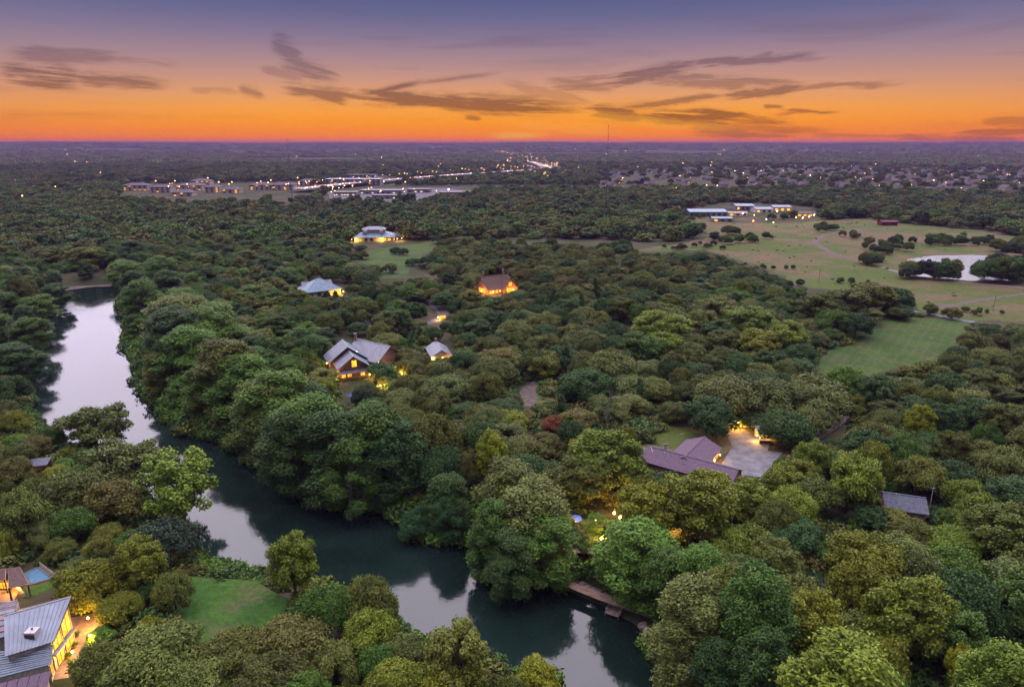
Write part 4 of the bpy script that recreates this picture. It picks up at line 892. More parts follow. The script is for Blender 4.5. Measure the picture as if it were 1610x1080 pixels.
    for k in range(9):
        u, v_ = k / 9, (k + 1) / 9 - .02; s_ = lambda w_: (g0 - n * 4.5 + off * 2 * w_ + up * (7.4 - abs(w_ - .5) * 3), g1 - n * 4.5 + off * 2 * w_ + up * (7.4 - abs(w_ - .5) * 3))
        p, q = s_(u), s_(v_); MB().slab([p[0], p[1], q[1], q[0]], .12).build('wing_roof_panel', 'roof_pink' if k % 2 else 'roof_pale', t)
    q = [g0 - n * 4., g1 - n * 4., g1 + n * 6., g0 + n * 6.]; MB().prism([(p.x, p.y) for p in q], 0, 5.7).build('wing_wall', 'stucco', t)
    for lx, ly, pw_ in ((-74.4, 101.0, 260), (-75.0, 97.0, 200), (-77.5, 105.6, 260)): inner(t, (lx - O.x, ly - O.y, 2.4), pw_)
prow_house()
sheet('terrace', None, G + .05, 'terrace', 0, world=[(-77.4, 93.5, 0), (-71.5, 95, 0), (-70.5, 101, 0), (-72, 108, 0), (-78, 111.5, 0), (-84, 109, 0), (-80, 104, 0)])
umbrella(P(138, 950), 'blue patio umbrella beside the terrace of the prow fronted house', 1.3)
patio_set(Vector((-75.0, 106.0, 0)), .3, 'round timber patio table beside the glowing prow windows')
def boulder(p, r, label, group):
    rng = np.random.default_rng(int(abs(p[0] * 100 + p[1] * 13))); b = MB().ball((0, 0, r * .4), r, 8, 6, .7); b.v = [tuple(np.array(v) * rng.uniform(.85, 1.15)) for v in b.v]
    tag(b.build('boulder', 'stone', None, False, (p[0], p[1], p[2])), label, 'boulder', group)
for k, (x, y) in enumerate([(122, 1000), (118, 1018), (108, 1035), (112, 1045)]):
    p = P(x, y); t = thing('planter', 'round clay planter with green plant on the terrace beside glowing windows', 'planter', (p.x, p.y, G + .05), k, 'planters on the terrace'); b = MB().bar((0, 0, 0), (0, 0, .55), .28, .38, 8); b.build('pot', 'copper', t)
    c = bpy.data.objects.new('foliage', PROTO['shrub'][k % 3][0]); link(c, t); c.location = (0, 0, .4); c.scale = (.28, .28, .35); c['tint'] = TINT['green']

# pool, pavilion, fence
def pool_area():
    q = [P(38, 903), P(60, 892), P(82, 909), P(46, 920)]; t = thing('swimming_pool', 'small blue swimming pool with pale rim beside the copper roofed pavilion', 'pool', (q[0].x, q[0].y, G)); L = [(p.x - q[0].x, p.y - q[0].y) for p in q]
    MB().prism(L, -.2, .10).build('basin', 'tile', t); r = MB()
    for a, b in zip(L, L[1:] + L[:1]): a, b = Vector((a[0], a[1], 0)), Vector((b[0], b[1], 0)); e = (b - a).normalized(); m = Vector((-e.y, e.x, 0)) * .25; r.prism([tuple((a - m)[:2]), tuple((b - m)[:2]), tuple((b + m)[:2]), tuple((a + m)[:2])], 0, .2)
    r.build('rim', 'concrete', t)
    a, b = P(64, 891), P(87, 909); f = thing('pool_fence', 'white slatted fence along the far side of the swimming pool', 'fence', (a.x, a.y, G)); v = b - a; L_ = v.length; ang = math.atan2(v.y, v.x); f.rotation_euler.z = ang
    for k in range(13): MB().box(L_ * k / 12 - .08, L_ * k / 12 + .08, -.05, .05, 0, 1.2).build('slat', 'white', f)
    MB().box(0, L_, .05, .11, .9, 1.05).build('rail', 'white', f)
    for nm, pts, z, lab in (('pavilion', [(12, 893), (32, 891), (45, 918), (13, 924)], 3.0, 'pavilion with flat copper coloured roof between lit patio and swimming pool'), ('pavilion', [(-40, 897), (10, 893), (9, 910), (-40, 917)], 3.3, 'long pavilion with brown flat roof and brightly lit wall')):
        q = [P(x, y, G + z) for x, y in pts]; t = thing(nm, lab, 'pavilion', (q[0].x, q[0].y, G)); L = [(p.x - q[0].x, p.y - q[0].y) for p in q]; c = Vector((sum(p[0] for p in L) / 4, sum(p[1] for p in L) / 4, 0))
        MB().prism(L, z - .2, z).build('roof', 'copper', t); MB().prism([(c.x + (p[0] - c.x) * .94, c.y + (p[1] - c.y) * .94) for p in L], z + .002, z + .09).build('roof_deck', 'roof_brown', t)
        for p in L: u = (c.x + (p[0] - c.x) * .93, c.y + (p[1] - c.y) * .93); MB().box(u[0] - .12, u[0] + .12, u[1] - .12, u[1] + .12, 0, z - .2).build('post', 'darkwood', t)
        a, b = L[0], L[1]; w_ = [(c.x + (p[0] - c.x) * .85, c.y + (p[1] - c.y) * .85) for p in (L[0], L[1])]; MB().prism([w_[0], w_[1], (w_[1][0], w_[1][1] + .2), (w_[0][0], w_[0][1] + .2)], 0, z - .25).build('back_wall', 'stucco', t)
        inner(t, (c.x, c.y - 1.0, z - 1.2), 130)
    p = P(8, 928); t = thing('lit_wall', 'low garden wall with glowing niche below the pavilion roof', 'wall', (p.x, p.y, G)); MB().box(-2.2, 2.2, 0, .4, 0, 2.2).build('wall', 'stucco', t); win(t, p, (-1.6, 0), (1.4, 0), .5, 1.9, 'warm', .05, .1, 1)
    sheet('patio', [(-40, 930), (22, 915), (30, 925), (22, 945), (-40, 950)], G + .04, 'terrace', 0)
    sheet('pool_lawn', [(26, 928), (84, 912), (92, 922), (40, 940)], G + .03, 'garden', 2, .2, 3)
    a, b = P(22, 920), P(38, 938); w = thing('garden_wall', 'pale curved garden wall beside the pool lawn', 'wall', (a.x, a.y, G)); v = b - a; w.rotation_euler.z = math.atan2(v.y, v.x); k_ = 8
    for k in range(k_): MB().box(v.length * k / k_ + .02, v.length * (k + 1) / k_ - .02, -.25, .25, 0, .8).build('stone', 'limestone', w)
pool_area()
for x, y in ((10, 860), (30, 866), (60, 872), (92, 884), (70, 880), (50, 862), (20, 875)): boulder(P(x, y, G), random.uniform(.5, 1.1), 'rough brown boulder on the bare slope above the swimming pool', 'boulders above the pool')
# boathouse and pump box on the left bank
p = P(58, 728, G + 2.5); t = thing('boathouse_shed', 'low open shed with dark blue flat roof and warm lamp on left river bank', 'shed', (p.x, p.y, G), .3)
MB().slab([(-3, -2.2, 2.6), (3, -2.2, 2.6), (3, 2.2, 3.0), (-3, 2.2, 3.0)], .15).build('roof', 'roof_slate', t)
for sx in (-2.7, 2.7):
    for sy in (-1.9, 1.9): MB().box(sx - .09, sx + .09, sy - .09, sy + .09, 0, 2.5).build('post', 'darkwood', t)
MB().box(-2.7, 2.7, 1.8, 1.95, 0, 2.4).build('back_wall', 'darkwood', t); inner(t, (-3.6, -1.2, 1.5), 70)
p = P(38, 692, 5.); t = thing('pump_box', 'small white pump box standing in the green riverside brush', 'box', (p.x, p.y, 3.6), .2); MB().box(-.9, .9, -.7, .7, 0, 1.5).build('cabinet', 'white', t); MB().slab([(-1.1, -.9, 1.55), (1.1, -.9, 1.55), (1.1, .9, 1.75), (-1.1, .9, 1.75)], .1).build('lid', 'roof_pale', t)
ribbon('footpath', [(40, 742), (60, 738), (80, 728)], 1.6, G + .04, 'concrete', 9)
ribbon('footpath', [(130, 838), (165, 834), (185, 825)], 1.6, G + .04, 'concrete', 10)
ribbon('footpath', [(205, 957), (235, 952)], 1.5, G + .04, 'concrete', 11)
lamp(267, 877, G + 2.2, 'single garden lamp in the dark oak beside the river', 40, col=(1., .3, .05), m='bulbo', r=.3)

# ------------------------------------------------------------------ purple roofed house, driveway, carport
def purple_house():
    O = Vector((46.5, 168.1, G)); t = thing('purple_roofed_house', 'single storey L shaped house with purple shingle roof beside concrete driveway', 'house', O); L = lambda x, y: (x - O.x, y - O.y)
    a, b = Vector((38.2, 174.9, 0)), Vector((55.8, 162.4, 0)); e = (b - a).normalized()
    A, B, d, n = gable(t, L(*(a - e * 0.2)[:2]), L(*(b + e * 3)[:2]), 4.9, 3.0, 5.1, 'brick', 'roof_purple', .6, .6)
    w = Vector((.565, .825, 0)); g0, g1 = Vector((46.5, 168.1, 0)), Vector((46.5, 168.1, 0)) + w * 15.5
    A2, B2, d2, n2 = gable(t, L(*g0[:2]), L(*g1[:2]), 4.8, 2.98, 5.06, 'brick', 'roof_purple', .6, .5)
    r = -n2; f0 = A2 + r * 4.8; P_ = lambda u: tuple((f0 + d2 * u)[:2])
    for u0, u1, z0, z1, m_ in ((6.0, 7.6, .9, 2.3, 'warm'), (8.3, 9.3, .05, 2.2, 'dark'), (10.0, 11.8, .9, 2.3, 'warm'), (12.6, 14.2, .9, 2.3, 'warm')):
        win(t, O, P_(u0), P_(u1), z0, z1, m_, .05, .1, 1, 'door' if m_ == 'dark' else 'window')
    for u in (7.8, 12.2): p = f0 + d2 * u + r * 1.1; inner(t, (p.x, p.y, 1.9), 110)
    p = A + d * .0 - n * 2 - d * 1.6; inner(t, (p.x, p.y, 2.2), 160)
    c = A + d * 4.6 + n * .9; MB().box(c.x - .5, c.x + .5, c.y - .4, c.y + .4, 4.2, 6.3).build('chimney', 'white', t); MB().box(c.x - .6, c.x + .6, c.y - .5, c.y + .5, 6.3, 6.45).build('chimney_cap', 'trim', t)
    for u, v_ in ((5.4, -1.4), (11.5, -2.8)): q = A + d * u + n * v_; MB().bar((q.x, q.y, 3.6), (q.x, q.y, 5.1), .12).build('vent_pipe', 'white', t)
    q0 = A + d * .9 - n * .2; MB().bar((q0.x, q0.y, 5.15), (q0.x + .4, q0.y - 3.9, 3.5), .07).build('cable', 'white', t)
    p = B2 + r * 7; MB().slab([(p.x - 8, p.y - 9, .10), (p.x - 4, p.y - 11, .10), (p.x - 2.5, p.y - 6, .1), (p.x - 6, p.y - 5, .1)], .06).build('stoop', 'terrace', t)
purple_house()
p = P(1072, 694); t = thing('clothes_post', 'thin pale post standing in the yard behind the purple roof', 'post', (p.x, p.y, G)); MB().bar((0, 0, 0), (0, 0, 2.6), .07).build('pole', 'white', t); MB().box(-.6, .6, -.04, .04, 2.4, 2.5).build('crossbar', 'white', t)
def carport():
    p = P(1212, 698); t = thing('carport', 'open carport with pale flat roof and warm lamps at end of driveway', 'carport', (p.x, p.y, G), -.08)
    MB().slab([(-3.6, -.2, 3.1), (3.4, -.2, 3.1), (3.4, 6, 3.4), (-3.6, 6, 3.4)], .2).build('roof', 'roof_pale', t)
    for sx in (-3.3, 3.1):
        for sy in (.1, 5.6): MB().box(sx - .1, sx + .1, sy - .1, sy + .1, 0, 3.0).build('post', 'white', t)
    MB().box(-3.3, 3.2, 5.4, 5.55, 0, 3.0).build('back_wall', 'white', t); MB().box(-3.4, 3.3, .25, .4, 0, .9).build('low_wall', 'darkwood', t)
    inner(t, (-3.9, 1.2, 1.6), 220); inner(t, (.6, 2.6, 1.7), 120)
    p = P(1166, 673); t = thing('garage', 'brightly lit garage tucked under the big grey green oaks', 'garage', (p.x, p.y, G), .05)
    gable(t, (-5, 4), (5, 4), 3.6, 2.8, 4.4, 'stucco', 'roof_brown', .5, .5)
    for u in (-4.3, .5): win(t, p, (u, .4), (u + 3.6, .4), .1, 2.3, 'warm', .05, .12, 2, 'garage_door')
    inner(t, (-1.8, -1.2, 2.0), 380, (1., .42, .05)); inner(t, (5.4, -1.6, 1.8), 200, (1., .42, .05))
carport()
def ramp():
    a, b = P(1278, 690), P(1337, 652); v = b - a; t = thing('wooden_ramp', 'long weathered wooden ramp with handrails among the dark oaks', 'ramp', (a.x, a.y, G), math.atan2(v.y, v.x)); L = v.length; k_ = int(L / .6)
    for k in range(k_): MB().box(L * k / k_ + .02, L * (k + 1) / k_ - .02, -1.9, 1.9, .25, .45).build('plank', 'ramp', t)
    for s in (-1.85, 1.85):
        for k in range(9): MB().box(L * k / 8 - .07, L * k / 8 + .07, s - .07, s + .07, -.1, 1.55).build('post', 'ramp', t)
        MB().box(0, L, s - .1, s + .1, 1.56, 1.66).build('handrail', 'wood', t)
    p = P(1285, 690); t2 = thing('landing_deck', 'square weathered landing deck at the foot of the wooden ramp', 'deck', (p.x - 1, p.y - 3.2, G), math.atan2(v.y, v.x))
    for k in range(9): MB().box(-4 + k * .62, -4 + k * .62 + .58, -3.2, 3.2, .2, .38).build('plank', 'ramp', t2)
ramp()
def cabin():
    A, B = P(1392, 774, G + 4.6), P(1452, 782, G + 4.6); t = thing('slate_cabin', 'low cabin with blue grey slate roof half hidden by trees', 'cabin', (A.x, A.y, G)); v = B - A
    gable(t, (0, 0), (v.x, v.y), 4.2, 2.8, 4.6, 'brick', 'roof_slate', .5, .6, roof2='roof_slate'); d = v.normalized()
    MB().bar((d.x * 1.6 + .4, -1.2, 3.8), (d.x * 1.6 + .4, -1.2, 5.0), .13).build('vent_pipe', 'white', t); MB().bar((d.x * 6.2, -2.8, 3.2), (d.x * 6.2, -2.8, 4.0), .13).build('vent_pipe', 'white', t)
    p = P(1458, 785, G); m = thing('mast', 'thin white antenna mast standing at the end of the slate cabin', 'mast', (B.x + d.x * 1.3, B.y - 1., G)); MB().bar((0, 0, 0), (0, 0, 8.2), .09, .05).build('pole', 'white', m); MB().box(-.5, .5, -.03, .03, 7.6, 7.68).build('antenna', 'white', m)
cabin()

# ------------------------------------------------------------------ houses in the middle woods
def nested_gables():
    B1 = P(554.6, 559.4, G + 9); O = Vector((B1.x, B1.y, G)); t = thing('nested_gable_house', 'dark house with two nested metal gables and glowing porch among trees', 'house', O); L = lambda p: (p.x - O.x, p.y - O.y)
    d = Vector((.40, -.917, 0)); n = Vector((-d.y, d.x, 0))
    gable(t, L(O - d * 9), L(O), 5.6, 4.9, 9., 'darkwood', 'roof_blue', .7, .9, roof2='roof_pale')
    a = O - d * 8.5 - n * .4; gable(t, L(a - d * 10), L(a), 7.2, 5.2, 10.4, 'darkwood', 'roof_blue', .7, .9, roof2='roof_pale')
    r0, r1 = P(562, 530, G + 10), P(612, 549, G + 7.8); r1.z = r0.z; gable(t, L(r0), L(r1), 7., 4.6, 9.2, 'darkwood', 'roof_pale', .7, .8)
    q = lambda u, f: tuple((Vector((0, 0, 0)) + n * u + d * f)[:2])
    win(t, O, q(1.2, .0), q(-.6, .0), 4.6, 7.2, 'warm', .06, .12, 1)
    for u in (-4.6, -2.4, 2.6): win(t, O, q(u + 1.5, .0), q(u, .0), .8, 2.6, 'warm', .06, .12, 1)
    # porch
    MB().slab([tuple(Vector(q(-5.5, 0)).to_3d() + Vector((0, 0, 3.4))), tuple(Vector(q(5.5, 0)).to_3d() + Vector((0, 0, 3.4))), tuple(Vector(q(5.5, 2.4)).to_3d() + Vector((0, 0, 2.9))), tuple(Vector(q(-5.5, 2.4)).to_3d() + Vector((0, 0, 2.9)))], .14).build('porch_roof', 'roof_pale', t)
    for u in (-5.2, -1.8, 1.8, 5.2): p = q(u, 2.2); MB().box(p[0] - .1, p[0] + .1, p[1] - .1, p[1] + .1, 0, 2.85).build('porch_post', 'darkwood', t)
    for u, f, z, pw in ((6.8, 1.6, 2.2, 190), (5.2, 3.6, 1.5, 120), (-6.8, 2.0, 2.0, 190), (-7.6, -3, 2.2, 140), (-8.6, -8.5, 4.2, 110)): p = q(u, f); inner(t, (p[0], p[1], z), pw)
    e = r1 - O; inner(t, (e.x - 3, e.y - 7.6, 4.2), 60); inner(t, (e.x - 12.2, e.y - 3.2, 7.2), 160)
    c = r0 - O; MB().box(c.x - 1.4, c.x - .4, c.y - .5, c.y + .5, 6, 11.4).build('chimney', 'brick', t); MB().box(c.x - 1.55, c.x - .25, c.y - .65, c.y + .65, 11.4, 11.6).build('chimney_cap', 'stone', t)
nested_gables()
for x, y, pw, lb in ((618, 578, 130, 'warm garden lamp between the nested gable house and the cottage'), (632, 588, 180, 'warm garden lamp beside the arched arbour below the nested gable house'), (598, 606, 300, 'warm garden lamp on the slope below the nested gable house'), (612, 612, 220, 'warm garden lamp lowest on the slope below the nested gable house')): lamp(x, y, G + 2.2, lb, pw, group='garden lamps')
def simple_house(): pass
def cottage():
    A, B = P(685, 536, G + 5.2), P(694, 550, G + 5.2); t = thing('metal_cottage', 'little cottage with pale metal roof and glowing eaves in the woods', 'cottage', (B.x, B.y, G)); v = A - B
    gable(t, (v.x, v.y), (0, 0), 4., 2.8, 5.2, 'stucco', 'roof_pale', .6, .6); d = Vector((v.x, v.y, 0)).normalized(); n = Vector((-d.y, d.x, 0))
    win(t, B, tuple((n * -1.4)[:2]), tuple((n * -2.8)[:2]) if False else tuple((n * 1.4)[:2]), .6, 2.4, 'warm', .06, .1, 2) if False else win(t, B, tuple((n * 1.6)[:2]), tuple((n * -1.6)[:2]), .6, 2.4, 'warm', .06, .1, 2)
    MB().box(v.x - .5, v.x + .5, v.y - .5, v.y + .5, 3, 6.4).build('chimney', 'brick', t)
    p = -d * 2.2; inner(t, (p.x, p.y, 2.1), 300); inner(t, (p.x - 4.2, p.y + 1, 1.8), 240); inner(t, (p.x + 4.8, p.y + 3, 1.8), 260)
cottage()
def hip_house():
    c0, c1, c2 = P(472, 452, G + 4), P(482, 460, G + 4), P(536, 453.5, G + 4); e = (c2 - c1).normalized(); L = (c2 - c1).length; n = Vector((-e.y, e.x, 0)); m = c1 + n * 8; O = Vector((m.x, m.y, G)); t = thing('hip_roofed_house', 'stone house with pyramid shaped blue metal roof and warm lit corner', 'house', O)
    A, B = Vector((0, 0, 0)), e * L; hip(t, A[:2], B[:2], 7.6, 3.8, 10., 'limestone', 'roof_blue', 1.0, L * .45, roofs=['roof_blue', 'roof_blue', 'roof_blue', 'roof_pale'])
    for u, s, ln in ((.18, 5.4, 4.), (.8, 4.6, 5.)):
        q = e * L * u + n * s; gable(t, tuple((q - e * ln * .5)[:2]), tuple((q + e * ln * .5)[:2]), 2.6, 5.6, 7.6, 'limestone', 'roof_pale', .4, .4, z0=3.6)
    f = lambda u: tuple((e * u - n * 7.6)[:2])
    for u in (2, 6.5, 11): win(t, O, f(u), f(u + 1.8), .9, 2.7, 'dark', .06, .1, 1)
    win(t, O, f(L - 5.2), f(L - .6), .2, 3.0, 'warm', .06, .1, 2); g = lambda u: tuple((e * L - n * u)[:2]); win(t, O, g(7.2), g(3.), .2, 3., 'warm', .06, .1, 2)
    p = e * (L + .9) - n * 9.2; inner(t, (p.x, p.y, 1.8), 520); p = e * (L - 3.6) - n * 9.4; inner(t, (p.x, p.y, 1.8), 380)
    q0, q1 = P(533, 472), P(556, 466); v = q1 - q0; w = thing('retaining_wall', 'low dark retaining wall below the blue hip roofed house', 'wall', (q0.x, q0.y, G), math.atan2(v.y, v.x))
    for k in range(6): MB().box(v.length * k / 6 + .03, v.length * (k + 1) / 6 - .03, -.3, .3, 0, 1.3).build('stone', 'brick', w)
hip_house()
def long_hip():
    a, b = P(557, 374, G + 4), P(619, 373, G + 4); e = (b - a).normalized(); n = Vector((-e.y, e.x, 0)); L = (b - a).length; m = a + n * 13; O = Vector((m.x, m.y, G)); t = thing('long_metal_roofed_house', 'long pale metal roofed house with raised clerestory and lit porches', 'house', O)
    hip(t, (0, 0), tuple((e * L)[:2]), 12, 4, 9, 'limestone', 'roof_blue', 1.2, 11); q0, q1 = e * 7 + n * 1, e * 27 + n * 1
    hip(t, tuple(q0[:2]), tuple(q1[:2]), 5.5, 10, 12.6, 'stucco', 'roof_pale', .9, 5, z0=7.)
    f = lambda u, s=12: tuple((e * u - n * s)[:2])
    for u in (4, 22, 26, 30): win(t, O, f(u), f(u + 2.4), .8, 3., 'warm', .08, .15, 1)
    for u in (9, 14): win(t, O, f(u), f(u + 2.4), .8, 3., 'dark', .08, .15, 1)
    for u, s in ((-2.5, 12.5), (1, 15), (24, 14.5), (L + 3, 12), (L + 7, 9)): p = e * u - n * s; inner(t, (p.x, p.y, 2.), 520, r=.5)
    for u in (9.5, 24): p = e * u - n * 6.6; MB().box(p.x - 1.4, p.x + 1.4, p.y - 1., p.y + 1., 7.2, 9.8).build('dormer', 'white', t)
long_hip()
def steep_house():
    A, B = P(757, 436, G + 9.5), P(797, 431, G + 9.5); O = Vector((A.x, A.y, G)); t = thing('steep_roofed_house', 'house with steep brown roof, brick chimneys and orange glowing walls', 'house', O); v = B - A; e = v.normalized(); n = Vector((-e.y, e.x, 0)); L = v.length
    gable(t, (0, 0), tuple(v[:2]), 7.5, 3.4, 9.5, 'brick', 'roof_brown', .9, .8); g0 = e * (L - 4) ; g1 = g0 - n * 9.5
    gable(t, tuple(g0[:2]), tuple(g1[:2]), 4.8, 3.4, 9., 'brick', 'roof_brown', .8, .8); q = lambda u: tuple((g1 + e * u)[:2])
    win(t, O, q(-2.6), q(2.6), .5, 3.1, 'warm', .06, .12, 3); win(t, O, q(-1.2), q(1.2), 4.2, 6.4, 'warm', .06, .12, 1); f = lambda u: tuple((e * u - n * 7.5)[:2])
    win(t, O, f(.8), f(4), .4, 2.8, 'warm', .06, .1, 2); win(t, O, f(5.2), f(6.8), .6, 2.6, 'warm', .06, .1, 1); l = lambda u: tuple((n * u)[:2]); win(t, O, l(3), l(-4), .4, 3., 'warm', .06, .1, 3)
    for u, s in ((2.5, 2.2), (L - 1.5, 2.0)): p = e * u + n * s; MB().box(p.x - .7, p.x + .7, p.y - .6, p.y + .6, 5, 12.4).build('chimney', 'brick', t)
    for u, s, pw in ((-3.2, 5, 700), (1.5, 10.5, 420), (6, 11, 360), (L - 4, 13, 520), (L + 2, 11, 520), (L + 3.5, 5, 380)): p = e * u - n * s; inner(t, (p.x, p.y, 1.9), pw * .55, (1., .38, .05), .4)
steep_house()
for x, y, lb, m_ in ((808, 463, 'warm lamp in the shrubs in front of the steep brown roofed house', 'bulb'), (862, 455, 'orange lamp in dark oaks right of the steep brown roofed house', 'bulbo'), (833, 448, 'white lamp behind the steep brown roofed house', 'bulbw'), (778, 470, 'warm lamp beside the drive of the steep brown roofed house', 'bulb'), (760, 500, 'warm lamp in the shrubs beside the winding lane', 'bulb')): lamp(x, y, G + 2.4, lb, 320, m=m_, r=.4, col=(1., .45, .1))
p = P(696, 502); t = thing('gate_kiosk', 'tiny yellow glowing gate kiosk beside the winding lane', 'kiosk', (p.x, p.y, G), .3); MB().box(-1.6, 1.6, -1.2, 1.2, 0, .8).build('base', 'stucco', t); MB().box(-1.45, 1.45, -1.05, 1.05, .8, 2.5).build('glazing', 'warm', t); MB().slab([(-2, -1.6, 2.6), (2, -1.6, 2.6), (2, 1.6, 2.9), (-2, 1.6, 2.9)], .15).build('roof', 'roof_brown', t)
for sx in (-1.5, 1.5):
    for sy in (-1.1, 1.1): MB().box(sx - .08, sx + .08, sy - .08, sy + .08, .8, 2.5).build('post', 'trim', t)
inner(t, (-2.6, -1.5, 1.2), 260)
a = P(545, 618, G + 3.6); t = thing('blue_canopy', 'pair of blue canvas canopies between the trees below the nested gables', 'canopy', (a.x, a.y, G), -.5)
for k, (x0, y0) in enumerate(((0, 0), (4.2, -3.4))):
    c = MB(); c.v = [(x0, y0, 2.7), (x0 + 5, y0, 2.7), (x0 + 5, y0 + 4.4, 2.7), (x0, y0 + 4.4, 2.7), (x0 + 2.5, y0 + 2.2, 3.9)]; c.f = [(0, 1, 4), (1, 2, 4), (2, 3, 4), (3, 0, 4)]; c.build('canopy_top', M['blue'] if k == 0 else M['roof_blue'], t)
    for sx in (0, 5):
        for sy in (0, 4.4): MB().bar((x0 + sx, y0 + sy, 0), (x0 + sx, y0 + sy, 2.7), .06).build('pole', 'white', t)
# utility posts in the woods
for x, y, h, lb in ((781, 588, 10, 'bare grey utility pole rising among the dark oaks'), (660, 610, 8, 'thin pale utility pole beside the grey green trees'), (1287, 446, 9, 'lone utility pole standing in the dry meadow'), (1561, 490, 9, 'utility pole beside the lane at the meadow edge')):
    p = P(x, y); t = thing('utility_pole', lb, 'utility pole', (p.x, p.y, G)); MB().bar((0, 0, -.2), (0, 0, h), .16, .11).build('pole', 'wood', t); MB().box(-1.1, 1.1, -.07, .07, h - .9, h - .74).build('crossarm', 'wood', t)
    for sx in (-.9, .9): MB().bar((sx, 0, h - .74), (sx, 0, h - .5), .06).build('insulator', 'white', t)

# ------------------------------------------------------------------ right bank: stone wall, dock, lit patio
def river_wall():
    px = [(820, 892), (845, 902), (870, 912), (905, 922), (940, 938), (965, 950), (1000, 962), (1030, 980)]; pts = [P(x, y + 6, 0.) for x, y in px]; t = thing('river_wall', 'pinkish stone retaining wall along the water beside the timber dock', 'wall', (pts[0].x, pts[0].y, 0)); r = random.Random(4)
    for a, b in zip(pts[:-1], pts[1:]):
        v = b - a; k_ = max(2, int(v.length / 1.3)); e = v.normalized(); n = Vector((-e.y, e.x, 0))
        for k in range(k_):
            for row in range(2):
                s = a + v * (k + .5 * (row % 2) * .6) / k_ - pts[0]; w = v.length / k_ * r.uniform(.8, .96); h = r.uniform(.75, .9); q = [s, s + e * w, s + e * w + n * 1.2, s + n * 1.2]
                MB().prism([(p.x + n.x * row * .3, p.y + n.y * row * .3) for p in q], -.8 + row * 1.35, -.8 + row * 1.35 + h * 1.45).build('stone', 'stone', t)
    for x, y in ((752, 850), (742, 842), (760, 856), (1012, 988), (1020, 1000)): boulder(P(x, y, .2), random.uniform(.8, 1.5), 'pale pink boulder at the water line under the cypresses', 'boulders at the water line')
    sheet('bank_path', [(868, 908), (900, 914), (965, 938), (1030, 966), (1034, 976), (1000, 964), (940, 942), (900, 926)], 2.35, 'terrace', 0)
    p = P(968, 956, .6); t = thing('timber_dock', 'small timber dock stepping down from the stone wall into river', 'dock', (p.x, p.y, 0), -.5)
    for k in range(8): MB().box(-1.5, 1.5, -2.4 + k * .62, -2.4 + k * .62 + .56, .55, .68).build('plank', 'wood', t)
    for sx in (-1.4, 1.4):
        for sy in (-2.2, .2, 2.3): MB().bar((sx, sy, -1.6), (sx, sy, 1.5), .09).build('pile', 'wood', t)
        MB().box(sx - .05, sx + .05, -2.2, 2.3, 1.3, 1.4).build('handrail', 'white', t)
river_wall()
for x, y, lb in ((904, 812, 'blue patio umbrella on the lit patio under yellow green pecans'), (854, 846, 'blue patio umbrella low on the bank under the cypresses'), (943, 818, 'darker blue patio umbrella beside the lamp lit pecan')):
    p = P(x, y, G + 2.5); umbrella(p, lb, 1.7)
sheet('river_patio', [(880, 835), (960, 830), (1000, 850), (980, 875), (900, 868)], G + .03, 'terrace', 0)
for x, y, pw, lb in ((1040, 814, 1500, 'orange lamp glowing inside the golden pecan below the purple house'), (966, 806, 360, 'warm lamp above the river patio under pecans'), (975, 813, 320, 'warm lamp on the garden wall of the river patio'), (935, 817, 260, 'warm lamp beside the darker blue umbrella'), (946, 846, 300, 'warm lamp on the river patio steps'), (962, 838, 260, 'warm lamp on the river patio edge'), (905, 822, 160, 'warm lamp beside the blue umbrella on the lit patio'), (1000, 862, 160, 'warm lamp low on the bank near the timber dock'), (868, 848, 120, 'warm lamp low on the bank beside the blue umbrella')): lamp(x, y, G + 2.6, lb, pw, r=.34, m='bulbo' if pw > 600 else 'bulb', group='garden lamps')

# ------------------------------------------------------------------ meadow edge: barn, warehouses
def shed(px0, px1, py, depth, h, rise, wall, roof, label, name='warehouse', cat='warehouse', lit=0, hipr=False, rl=None):
    a, b = P(px0, py), P(px1, py); e = (b - a).normalized(); n = Vector((-e.y, e.x, 0)); L = (b - a).length; O = a + n * depth / 2; t = thing(name, label, cat, (O.x, O.y, G))
    (hip if hipr else gable)(t, (0, 0), tuple((e * L)[:2]), depth / 2, h, h + rise, wall, roof, .4)
    k_ = max(2, int(L / 6)); f = lambda u: tuple((e * u - n * depth / 2)[:2])
    for k in range(k_):
        u = L * (k + .25) / k_; win(t, O, f(u), f(u + L / k_ * .5), h * .2, h * .7, 'warm' if k < lit else 'dark', .1, .15, 0)
    return t
shed(1084, 1143, 341, 32, 6, 2.2, 'roof_blue', 'roof_blue', 'large blue metal warehouse at the far edge of the dry meadow')
shed(1120, 1152, 349, 14, 4, 1.4, 'wallgrey', 'roof_blue', 'small blue roofed shed in front of the large blue warehouse', lit=1)
shed(1157, 1186, 331, 24, 6, 2, 'wallgrey', 'roof_blue', 'blue roofed warehouse with lit doors left of the lit canopy', lit=1)
shed(1188, 1214, 335, 20, 5, 2, 'white', 'roof_blue', 'white walled hall with blue roof between two warehouses', lit=1)
shed(1216, 1244, 333, 20, 6, 2, 'white', 'roof_pale', 'white hall with pale metal roof and many lit windows', lit=3)
shed(1244, 1278, 341, 16, 4, 1.6, 'stucco', 'roof_tan', 'low tan roofed building with bright lit front at meadow edge', lit=4)
shed(1145, 1175, 340, 14, 4, 1.2, 'stucco', 'roof_pink', 'low building with pinkish roof among the blue warehouses', lit=1)
shed(1386, 1411, 355, 10, 4.2, 1.4, 'redpaint', 'redpaint', 'small dark red barn alone at the far side of meadow', 'red_barn', 'barn')
